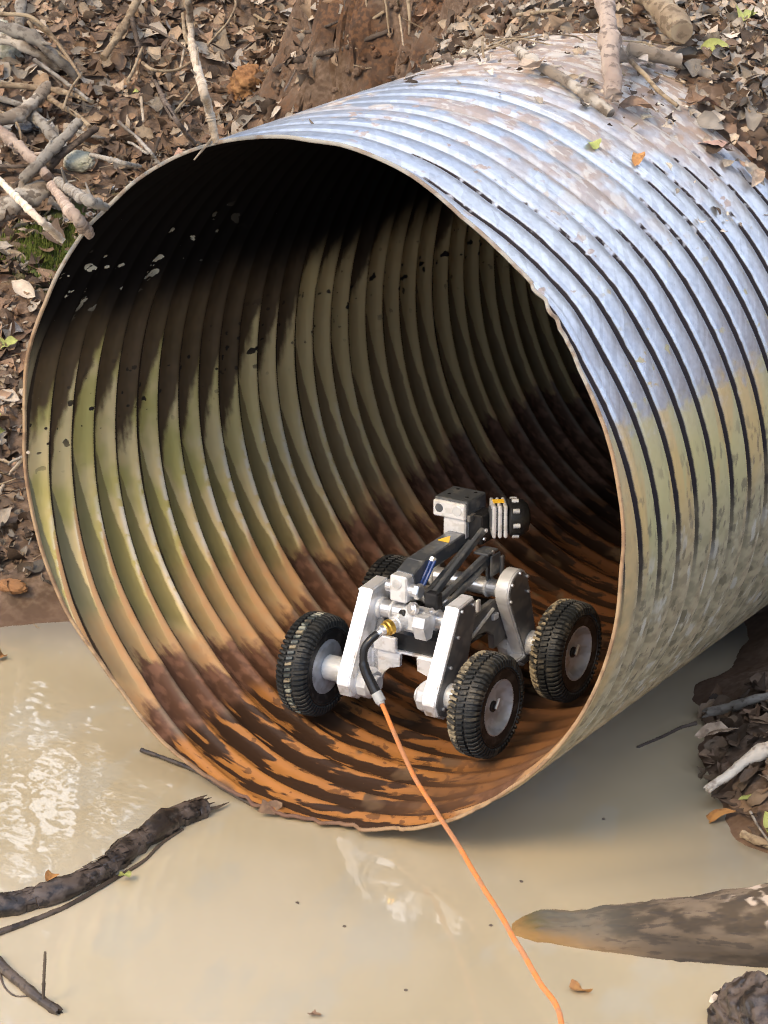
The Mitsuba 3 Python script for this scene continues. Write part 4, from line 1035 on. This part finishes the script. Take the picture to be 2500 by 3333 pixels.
mat('log_bark', log_colour, .85, spec=.25)
lp = spline([(.612, -.190, -.046), (.66, -.165, -.050), (.74, -.125, -.062), (.82, -.085, -.055), (.95, -.030, -.033), (1.08, .035, -.006), (1.30, .135, .04), (1.6, .27, .09)], 110)
lr = np.interp(lp[:, 0], [.60, .62, .66, .74, .82, .95, 1.08, 1.6], [.034, .056, .080, .100, .109, .115, .120, .126])
lp = lp + np.array([.012, -.002, -.007])
lm = tube(lp, lr * .96, 90, rough=.07, freq=12, seed=9)
v = lm.vertices
va = np.stack([v[:, 0] * .9 + v[:, 1] * .43, -v[:, 0] * .43 + v[:, 1] * .9, v[:, 2]], -1)
k = meshkit.fbm(va * np.array([11, 75, 75]), 4, 61) - .5
ax_i = np.clip(np.searchsorted(lp[:, 0], v[:, 0]), 0, 109)
rad = v - lp[ax_i]
rad /= np.linalg.norm(rad, axis=1, keepdims=True) + 1e-9
lm.vertices = v + rad * (.016 * k - .008 * np.clip(meshkit.fbm(v * np.array([60, 100, 120]), 2, 62) - .5, 0, 1))[:, None]
obj('log', lm, 'log_bark', smooth=True, label='thick grey brown log lying half sunk in the water at the right edge', cat='log')

# dark broken stump chunk in the corner
sp_ = spline([(1.165, -.262, -.02), (1.235, -.300, .03), (1.33, -.36, .06), (1.5, -.46, .08)], 40)
sp_ = spline([(1.155, -.262, -.03), (1.22, -.305, .012), (1.32, -.37, .045), (1.5, -.46, .08)], 90)
sm = tube(sp_, np.interp(np.linspace(0, 1, 90), [0, .08, .3, 1], [.030, .058, .074, .09]), 80, rough=.25, freq=16, seed=14)
v = sm.vertices
al, ac = v[:, 0] * .83 - v[:, 1] * .55, v[:, 0] * .55 + v[:, 1] * .83
q = np.stack([al * 9, ac * 34, v[:, 2] * 34], -1)
c_ = sp_[np.clip(np.searchsorted(sp_[:, 0], v[:, 0]), 0, 89)]
o = v - c_
o /= np.linalg.norm(o, axis=1, keepdims=True) + 1e-9
sm.vertices = v + o * (.036 * (np.abs(meshkit.fbm(q, 3, 15) - .5) * 2 - .25) + .012 * (meshkit.fbm(v * 34, 3, 16) - .5))[:, None]
sk = obj('broken_stump', sm, 'wet_bark', smooth=40, label='black rotten wood stump in the bottom right corner', cat='stump')
for i in range(6):
    a = np.array([1.15, -.268, .004]) + rng.normal(size=3) * .014
    b = a + np.array([.02, -.045, .012]) + rng.normal(size=3) * .010
    obj('splinter', tube(np.array([a, (a + b) / 2, b]), [.003, .010, .004], 6, rough=.3, seed=70 + i, flat=.4), 'cream_stick', sk, label='pale broken wood edge' if i == 0 else None)


# ------------------------------------------------------------------ stones, clod, moss
def stone_mesh(r, seed, sx=1, sy=1, sz=.7, amp=.35):
    m = trimesh.creation.icosphere(4, 1.0)
    v = m.vertices
    q = np.round(v * 1.6) / 1.6
    v = v * (1 + amp * (meshkit.fbm(v * 1.3 + seed * 3.3, 3, seed) - .5))[:, None] + .10 * (q - v)
    v = v * (1 + .5 * amp * (meshkit.fbm(v * 5 + seed, 4, seed + 1) - .5))[:, None]
    return mesh_of(v * np.array([sx, sy, sz]) * r, m.faces)


mat('green_stone', bark((.34, .34, .27), (.42, .41, .35), (.22, .23, .17)), .85)
mat('grey_stone', bark((.24, .24, .24), (.16, .16, .17), (.33, .32, .31)), .8)
mat('white_stone', bark((.58, .56, .53), (.45, .43, .40), (.66, .64, .60)), .8)
mat('clay', bark((.33, .175, .075), (.24, .125, .06), (.16, .085, .045)), .95, spec=.1)


def on_ground(m, x, y, sink=0.0):
    return shift(m, (x, y, float(ground(np.array([x]), np.array([y]))[0]) + sink))


for (x, y, r, sd, sq, mt, lab) in (
        (-2.45, 2.45, .050, 3, (1.1, .9, .75), 'green_stone', 'pale green grey stone between the grey branches and the pipe rim'),
        (-3.06, 2.85, .085, 5, (.8, .8, 1.1), 'green_stone', 'large pale green stone at the left edge behind the arching roots'),
        (-2.80, 2.57, .055, 8, (1.3, .9, .55), 'grey_stone', 'flat slate grey stone at the left edge above the pinkish branch'),
        (-2.28, 2.41, .020, 9, (1, 1, .8), 'white_stone', 'small white stone beside the short grey branch'),
        (-2.72, 2.62, .034, 11, (1.2, .8, .7), 'white_stone', 'small pale stone beside the flat slate grey stone'),
        (-1.34, .66, .030, 12, (1.5, .9, .6), 'clay', 'orange brown lump of clay at the water edge by the left margin')):
    obj('stone' if mt != 'clay' else 'clay_lump', on_ground(stone_mesh(r, sd, *sq), x, y, r * .25), mt, smooth=28, label=lab, cat='stone' if mt != 'clay' else 'clay lump')
obj('clay_clod', on_ground(stone_mesh(.062, 21, 1.0, .9, 1.1, 1.1), -2.20, 3.05, .03), 'clay', smooth=True, label='rust brown clod of earth standing out of the leaf litter', cat='clod')

# moss: a cushion of short blades
mat('moss_green', lambda p, n, uv: mix(C(.060, .080, .016), C(.125, .145, .035), noise(p.x * 40, p.y * 40, p.z * 40)), .9, spec=.1)
mx = rng.normal(size=(2600, 2)) * np.array([.10, .075]) + np.array([-2.24, 2.05])
mz = ground(mx[:, 0], mx[:, 1])
h = rng.uniform(.010, .034, 2600)
ang = rng.uniform(0, 6.28, 2600)
dx, dy = np.cos(ang) * .004, np.sin(ang) * .004
base = np.stack([mx[:, 0], mx[:, 1], mz - .003], -1)
tip = base + np.stack([rng.normal(size=2600) * .006, rng.normal(size=2600) * .006, h], -1)
v = np.stack([base + np.stack([dx, dy, 0 * dx], -1), base - np.stack([dx, dy, 0 * dx], -1), tip], 1).reshape(-1, 3)
obj('moss', mesh_of(v, np.arange(7800).reshape(-1, 3)), 'moss_green', smooth=False, label='green moss cushion on the bank beside the pipe rim', cat='moss', kind='stuff')

# ------------------------------------------------------------------ leaves
def leaf_variant(seed):
    """A dry leaf one unit long, curled; (8 x 3) grid."""
    r = np.random.default_rng(seed)
    t = np.linspace(0, 1, 8)
    kind = seed % 3
    w = np.sin(np.pi * t ** (.8 if kind else 1.1)) ** .8 * r.uniform(.20, .32)
    if kind == 0:
        w *= 1 + .30 * np.cos(t * 6.28 * 2.2 + 1.0)                  # lobed
    w = np.maximum(w * (1 + .25 * (r.random(8) - .5)), .012)
    s = np.array([-1, 0, 1.0])
    X, S = np.meshgrid(t - .5, s, indexing='ij')
    Yv = S * w[:, None] * (1 + .15 * (r.random((8, 3)) - .5))
    curl, bend, tw = r.uniform(-1.5, 2.8), r.uniform(-.7, 1.2), r.uniform(-1.8, 1.8)
    Zv = curl * Yv ** 2 * 1.6 + bend * (X ** 2) + tw * X * Yv + .05 * (r.random((8, 3)) - .5)
    Xv = X * (1 - .2 * abs(bend))
    return np.stack([Xv, Yv, Zv], -1).reshape(-1, 3)


LEAVES = [leaf_variant(i) for i in range(24)]
LEAF_F = grid_faces(8, 3)
scene['dry_leaf'] = {'type': 'twosided', 'bsdf': {'type': 'principled', 'base_color': {'type': 'mesh_attribute', 'name': 'vertex_color'}, 'roughness': .75, 'specular': .3}}
PALETTE = np.array([(.40, .315, .225), (.31, .22, .145), (.23, .15, .092), (.33, .285, .23), (.14, .092, .06), (.46, .39, .31), (.27, .17, .11), (.34, .225, .15), (.095, .065, .045), (.17, .12, .085)])


def leaf_frames(n, x, y, z, r, tilt=.5, nx=None):
    """Random right-handed frames, mostly lying on the slope."""
    e = .03
    up = np.stack([-(ground(x + e, y) - ground(x - e, y)) / (2 * e), -(ground(x, y + e) - ground(x, y - e)) / (2 * e), np.ones(n)], -1) if nx is None else nx
    up = np.clip(up, -1.5, 1.5)
    up /= np.linalg.norm(up, axis=1, keepdims=True)
    up = up + r.normal(size=(n, 3)) * tilt
    up /= np.linalg.norm(up, axis=1, keepdims=True)
    a = r.normal(size=(n, 3))
    a -= up * (a * up).sum(1, keepdims=True)
    a /= np.linalg.norm(a, axis=1, keepdims=True)
    return a, np.cross(up, a), up


def litter(name, x, y, z, size, r, pal, tilt, label, dark=1.0, nx=None):
    n = len(x)
    a, b, up = leaf_frames(n, x, y, z, r, tilt, nx)
    var = r.integers(0, len(LEAVES), n)
    L = np.array(LEAVES)[var] * size[:, None, None]
    P = np.stack([x, y, z], -1) + up * .006
    V = P[:, None] + L[..., :1] * a[:, None] + L[..., 1:2] * b[:, None] + L[..., 2:] * up[:, None]
    col = pal[r.integers(0, len(pal), n)] * r.uniform(.45, 1.08, (n, 1)) * dark
    fresh = r.random(n) < .007
    col[fresh] = np.array([.29, .31, .10])
    vein = np.tile([.86, 1.12, .86], 8)[None, :, None]
    col = np.repeat(col[:, None], 24, 1) * r.uniform(.86, 1.10, (n, 24, 1)) * vein
    F = (LEAF_F[None] + (np.arange(n) * 24)[:, None, None]).reshape(-1, 3)
    m = mesh_of(V.reshape(-1, 3), F)
    k = key_of(name)
    scene[k] = ply(m, 'dry_leaf', smooth=True, color=np.clip(col.reshape(-1, 3), 0, 1))
    tag(k, label, 'leaf litter', None, 'stuff')


r = np.random.default_rng(101)
N = 30000
x, y = r.uniform(-4.3, .3, N), r.uniform(.3, 4.6, N)
d1 = -.525 * (x + 1.3) + .851 * (y - .65)
dc, w = cliff_w(x, y)
dens = sstep(.0, .10, d1) * np.where((w > .25) & (dc > -.12) & (dc < .75), .30 + .6 * (meshkit.fbm(np.stack([x, y, 0 * x], -1) * 4, 3, 77) > .56), 1.0)
dens *= .45 + .9 * sstep(.36, .54, meshkit.fbm(np.stack([x, y, 0 * x], -1) * 3.0, 3, 78))
dens *= 1 - .85 * np.exp(-((x + 2.24) ** 2 + (y - 2.05) ** 2) / .020)
ok = (r.random(N) < dens) & ~((np.abs(x) < .79))
x, y = x[ok], y[ok]
z = ground(x, y)
ok = z > .012
x, y, z = x[ok], y[ok], z[ok]
wetd = (.50 + .50 * sstep(.15, .65, -.525 * (x + 1.3) + .851 * (y - .65) + .12 * r.normal(size=len(x))))[:, None]
nearw = sstep(.9, .2, -.525 * (x + 1.3) + .851 * (y - .65))
litter('leaf_litter', x, y, z + r.uniform(0, .015, len(x)), (.022 + .085 * r.random(len(x)) ** 2.2) * (1 - .25 * nearw), r, PALETTE, .62, 'brown and pinkish dry leaf litter covering the left bank', dark=wetd)

N = 24000
x, y = r.uniform(-.95, 1.5, N), r.uniform(.75, 2.7, N)
t_, s_ = cover_t(x, y)
ok = (s_ > -.10 * r.random(N)) & (r.random(N) < .30 + sstep(0, .35, s_)) & (np.abs(x) < .74)
x, y, s_ = x[ok], y[ok], s_[ok]
z = np.where(s_ > 0, cover_z(x, y), ZC + np.sqrt(np.maximum((RO + .004) ** 2 - x * x, 0)))
z = np.maximum(z, ZC + np.sqrt(np.maximum((RO + .004) ** 2 - x * x, 0)))
nx = np.stack([x / .9, 0 * x - .15, np.ones(len(x))], -1)
litter('leaf_litter', x, y, z + r.uniform(0, .02, len(x)), (.018 + .06 * r.random(len(x)) ** 2), r, np.vstack([PALETTE, PALETTE[[0, 3, 5, 5]]]), .6, 'dry leaf litter on the soil over the pipe', nx=nx)

N = 1100
x, y = r.uniform(-.35, .62, N), r.uniform(.55, 1.5, N)
y = y + .25 * np.maximum(x - .1, 0)
ok = r.random(N) < sstep(.55, 1.0, y - .3 * (meshkit.fbm(np.stack([x, y, 0 * x], -1) * 7, 3, 79) - .5)) * sstep(.42, .55, meshkit.fbm(np.stack([x, y, 0 * x], -1) * 9, 3, 80))
x, y = x[ok], y[ok]
litter('leaf_litter', x, y, ZC + np.sqrt((RO + .003) ** 2 - x * x), .010 + .03 * r.random(len(x)) ** 2, r, np.vstack([PALETTE[[0, 3, 5, 5, 4, 8]], [[.60, .54, .42]]]), .35, 'crumbs of dry leaf scattered on the crown of the pipe', nx=np.stack([x, 0 * x, .76 + 0 * x], -1))

N = 6500
x, y = r.uniform(.42, 1.6, N), r.uniform(.15, 1.9, N)
rd = right_dist(x, y)
ok = (rd > -.02) & (r.random(N) < .25 + sstep(.05, .35, rd))
x, y = x[ok], y[ok]
z = np.maximum(ground(x, y), -.006)
litter('leaf_litter', x, y, z + r.uniform(0, .012, len(x)), r.uniform(.03, .085, len(x)), r, PALETTE[[1, 2, 4, 6, 8, 8, 4]], .4, 'dark wet leaf litter on the right bank', dark=.8)

# bits of twig and bark in the litter
def twig_bits(n, x, y, z, r, label, m):
    ms = []
    for i in range(n):
        a = r.uniform(0, 6.28)
        d = np.array([math.cos(a), math.sin(a), r.normal() * .25])
        L = r.uniform(.03, .16)
        c = np.array([x[i], y[i], z[i] + .008])
        ms.append(tube(np.array([c - d * L / 2, c + r.normal(size=3) * L * .06, c + d * L / 2]), np.array([1, .9, .6]) * r.uniform(.0013, .0038), 5))
    obj('twig_litter', cat_m(ms), m, smooth=60, label=label, cat='twig litter', kind='stuff')


for m, n, lab in (('tan_stick', 420, 'small tan twigs scattered through the leaf litter of the left bank'), ('grey_stick', 300, 'small grey twigs scattered through the leaf litter of the left bank')):
    x, y = r.uniform(-3.9, -.8, n), r.uniform(.6, 4.2, n)
    twig_bits(n, x, y, ground(x, y), r, lab, m)
x, y = r.uniform(-.6, .74, 170), r.uniform(1.0, 2.3, 170)
twig_bits(170, x, y, np.maximum(cover_z(x, y), ZC + .77 * np.sqrt(np.maximum(1 - (x / .77) ** 2, 0))), r, 'small twigs in the litter over the pipe', 'tan_stick')

# earth crumbs and pebbles on the bare face
ms = []
n = 2600
x, y = r.uniform(-2.3, -.75, n), r.uniform(1.4, 3.6, n)
z = ground(x, y)
for i in range(n):
    s = r.uniform(.004, .015) * (1 + 1.3 * (r.random() < .06))
    b = trimesh.creation.icosphere(0 if s < .012 else 1, s)
    ms.append(mesh_of(b.vertices * (1 + .5 * (r.random((len(b.vertices), 1)) - .5)) + np.array([x[i], y[i], z[i]]), b.faces))
obj('earth_crumbs', cat_m(ms), 'soil', smooth=False, label='crumbs of earth on the bare bank face', cat='earth', kind='stuff')

# single leaves that stand out
LEAF_M = {}
for nm, c0_, c1_ in (('tan', (.44, .34, .25), (.33, .24, .17)), ('pink', (.42, .27, .205), (.34, .21, .16)), ('grey', (.36, .325, .29), (.27, .24, .21)), ('brown', (.24, .15, .09), (.16, .10, .065)), ('yellow_green', (.34, .36, .11), (.28, .30, .09)), ('orange', (.42, .21, .07), (.33, .16, .06))):
    LEAF_M[nm] = mat(nm + '_leaf', bark(c0_, c1_, tuple(.6 * q for q in c1_), (40, 40, 40)), .7, spec=.3)
LEAF_P = [ply(mesh_of(l, LEAF_F), 'tan_leaf', smooth=True) for l in LEAVES]


def one_leaf(x, y, z, size, colour, label, cat='leaf', group=None, up=None, rot=None, name='dead_leaf', rr=r):
    up = np.array([0, 0, 1.0]) if up is None else np.asarray(up, float)
    up = up + rr.normal(size=3) * .22
    up /= np.linalg.norm(up)
    a = rr.normal(size=3) if rot is None else np.array([math.cos(rot), math.sin(rot), 0])
    a -= up * (a @ up)
    a /= np.linalg.norm(a)
    M = np.eye(4)
    M[:3, 0], M[:3, 1], M[:3, 2], M[:3, 3] = a * size, np.cross(up, a) * size, up * size, (x, y, z)
    obj(name, {**LEAF_P[rr.integers(0, 24)], 'bsdf': {'type': 'ref', 'id': LEAF_M[colour]}, 'to_world': T(M)}, None, label=label, cat=cat, group=group)


r2 = np.random.default_rng(55)
GROUPS = {'tan': 'tan dry leaf lying on top of the litter of the left bank', 'pink': 'pinkish brown dry leaf lying on top of the litter of the left bank', 'grey': 'grey dry leaf lying on top of the litter of the left bank', 'brown': 'dark brown dry leaf lying on top of the litter of the left bank'}
cols = list(GROUPS)
k = 0
while k < 110:
    x, y = r2.uniform(-3.6, -1.2), r2.uniform(.9, 4.0)
    d1 = -.525 * (x + 1.3) + .851 * (y - .65)
    dc, w = cliff_w(np.array([x]), np.array([y]))
    if d1 < .2 or (w[0] > .3 and dc[0] > -.1 and r2.random() < .7):
        continue
    c = cols[r2.integers(0, 4)]
    e = .04
    gz = ground(np.array([x, x + e, x, ]), np.array([y, y, y + e]))
    one_leaf(x, y, gz[0] + .022, r2.uniform(.07, .12), c, GROUPS[c], group=c + ' leaves on the left bank', up=(-(gz[1] - gz[0]) / e, -(gz[2] - gz[0]) / e, 1), rr=r2)
    k += 1
for (x, y, s, c, lab) in ((.40, 1.12, .13, 'pink', 'large pinkish leaf over the pipe near the right edge'), (.20, 1.08, .10, 'grey', 'large grey curled leaf over the pipe beside the stout pinkish stick'), (.47, .97, .09, 'pink', 'pinkish leaf hanging over the pipe below the slanting branch'), (.56, 1.00, .07, 'tan', 'small pale leaf on the pipe at the right edge'), (.33, .86, .085, 'brown', 'brown leaf lying flat on the pipe beside the slanting branch'), (.10, .80, .08, 'tan', 'tan leaf on the zinc above the slanting branch'), (-.16, .84, .085, 'tan', 'tan leaf standing on the skyline of the pipe')):
    one_leaf(x, y, ZC + math.sqrt((RO + .012) ** 2 - x * x) + .012, s, c, lab, up=(x, 0, .76), rr=r2)
for (x, y, c, lab) in ((.36, .60, 'yellow_green', 'tiny yellow green leaf scrap on the zinc of the pipe'), (.43, .68, 'orange', 'tiny orange leaf scrap on the zinc of the pipe')):
    one_leaf(x, y, ZC + math.sqrt((RO + .004) ** 2 - x * x) + .004, .05, c, lab, up=(x, 0, .76), rr=r2)
one_leaf(.874, -.353, -.006, .062, 'orange', 'orange dry leaf floating on the water below the log', rot=-.2, rr=r2)
one_leaf(.482, -.715, -.008, .03, 'brown', 'tiny brown leaf floating near the bottom edge', rot=.3, rr=r2)
one_leaf(.76, .50, .004, .10, 'orange', 'orange wet leaf floating beside the right bank', rot=.4, rr=r2)
one_leaf(.80, .57, .03, .05, 'yellow_green', 'yellow green leaf on the wet leaves of the right bank', rot=.9, rr=r2)
one_leaf(.66, .70, .10, .11, 'tan', 'tan curled leaf on the dark right bank', rr=r2)
one_leaf(-1.18, .40, -.006, .05, 'orange', 'small orange leaf floating at the left edge', rr=r2)
one_leaf(-.175, -.442, .008, .05, 'yellow_green', 'green leaf caught below the thick black branch', rr=r2)
one_leaf(-.10, .000, .004, .07, 'brown', 'dark brown leaf caught at the pipe lip in the water', rr=r2)
one_leaf(-.30, -.53, .004, .05, 'orange', 'orange leaf scrap below the left part of the black branch', rr=r2)
one_leaf(-1.40, .95, .06, .06, 'yellow_green', 'fresh green leaf beside the pipe rim at the left margin', rr=r2)
for i, (x, y) in enumerate([(.539, .006), (.578, -.531), (.188, -.327), (.584, -.203), (.544, .371), (.329, -.365)]):
    b = trimesh.creation.icosphere(2, .0034)
    v = b.vertices * np.array([1.2, .9, .8]) * (1 + .3 * (meshkit.noise(b.vertices * 300, i)[:, None] - .5))
    obj('floating_seed', mesh_of(v + np.array([x, y, -.011]), b.faces), 'dark_stick', smooth=True, label='tiny dark seed floating on the open water', cat='seed', group='seeds floating on the water')

# ------------------------------------------------------------------ the wood behind the bank, out of the frame
scene['wood_leaf'] = {'type': 'twosided', 'bsdf': {'type': 'diffuse', 'reflectance': {'type': 'rgb', 'value': [.075, .085, .035]}}}
rw = np.random.default_rng(9)
n = 120000
az = np.radians(rw.uniform(62, 178, n))
dist = rw.uniform(7.5, 12.0, n)
px, py = -.6 + dist * np.cos(az), -.2 + dist * np.sin(az)
pz = rw.uniform(.8, 1, n) * 0 + rw.uniform(1.2, 7.2, n)
top = 4.9 + 1.9 * meshkit.fbm(np.stack([az * 5, 0 * az, 0 * az], -1), 3, 5)
ok = (pz < top) & (meshkit.fbm(np.stack([px, py, pz], -1) * 1.1, 3, 6) > .36)


def gap(x, y, a0, e0, sa, se):
    w0 = np.stack([px - x, py - y, pz], -1)
    e = np.degrees(np.arctan2(w0[:, 2], np.hypot(w0[:, 0], w0[:, 1])))
    a = np.degrees(np.arctan2(w0[:, 1], w0[:, 0]))
    return np.exp(-(((a - a0) / sa) ** 2 + ((e - e0) / se) ** 2) ** 1.5)


hole = np.maximum.reduce([gap(-.66, -.26, 128.0, 25.3, 2.7, 2.1), gap(-.85, -.02, 128.0, 23.2, 1.6, .7),   .3 * gap(.27, -.33, 121.5, 26.9, 1.0, .5)])
ok &= rw.random(n) > hole * .99
P = np.stack([px, py, pz], -1)[ok]
n = len(P)
a = rw.normal(size=(n, 3))
a /= np.linalg.norm(a, axis=1, keepdims=True)
b = np.cross(a, rw.normal(size=(n, 3)))
b /= np.linalg.norm(b, axis=1, keepdims=True)
s = rw.uniform(.06, .13, (n, 1))
v = np.stack([P - a * s, P + b * s * .5, P + a * s, P - b * s * .5], 1).reshape(-1, 3)
f = np.array([[0, 1, 2], [0, 2, 3]])[None] + (np.arange(n) * 4)[:, None, None]
ms = [mesh_of(v, f.reshape(-1, 3))]
obj('woodland', ms[0], 'wood_leaf', smooth=False, label='dim green wood beyond the bank', cat='wood', kind='stuff')
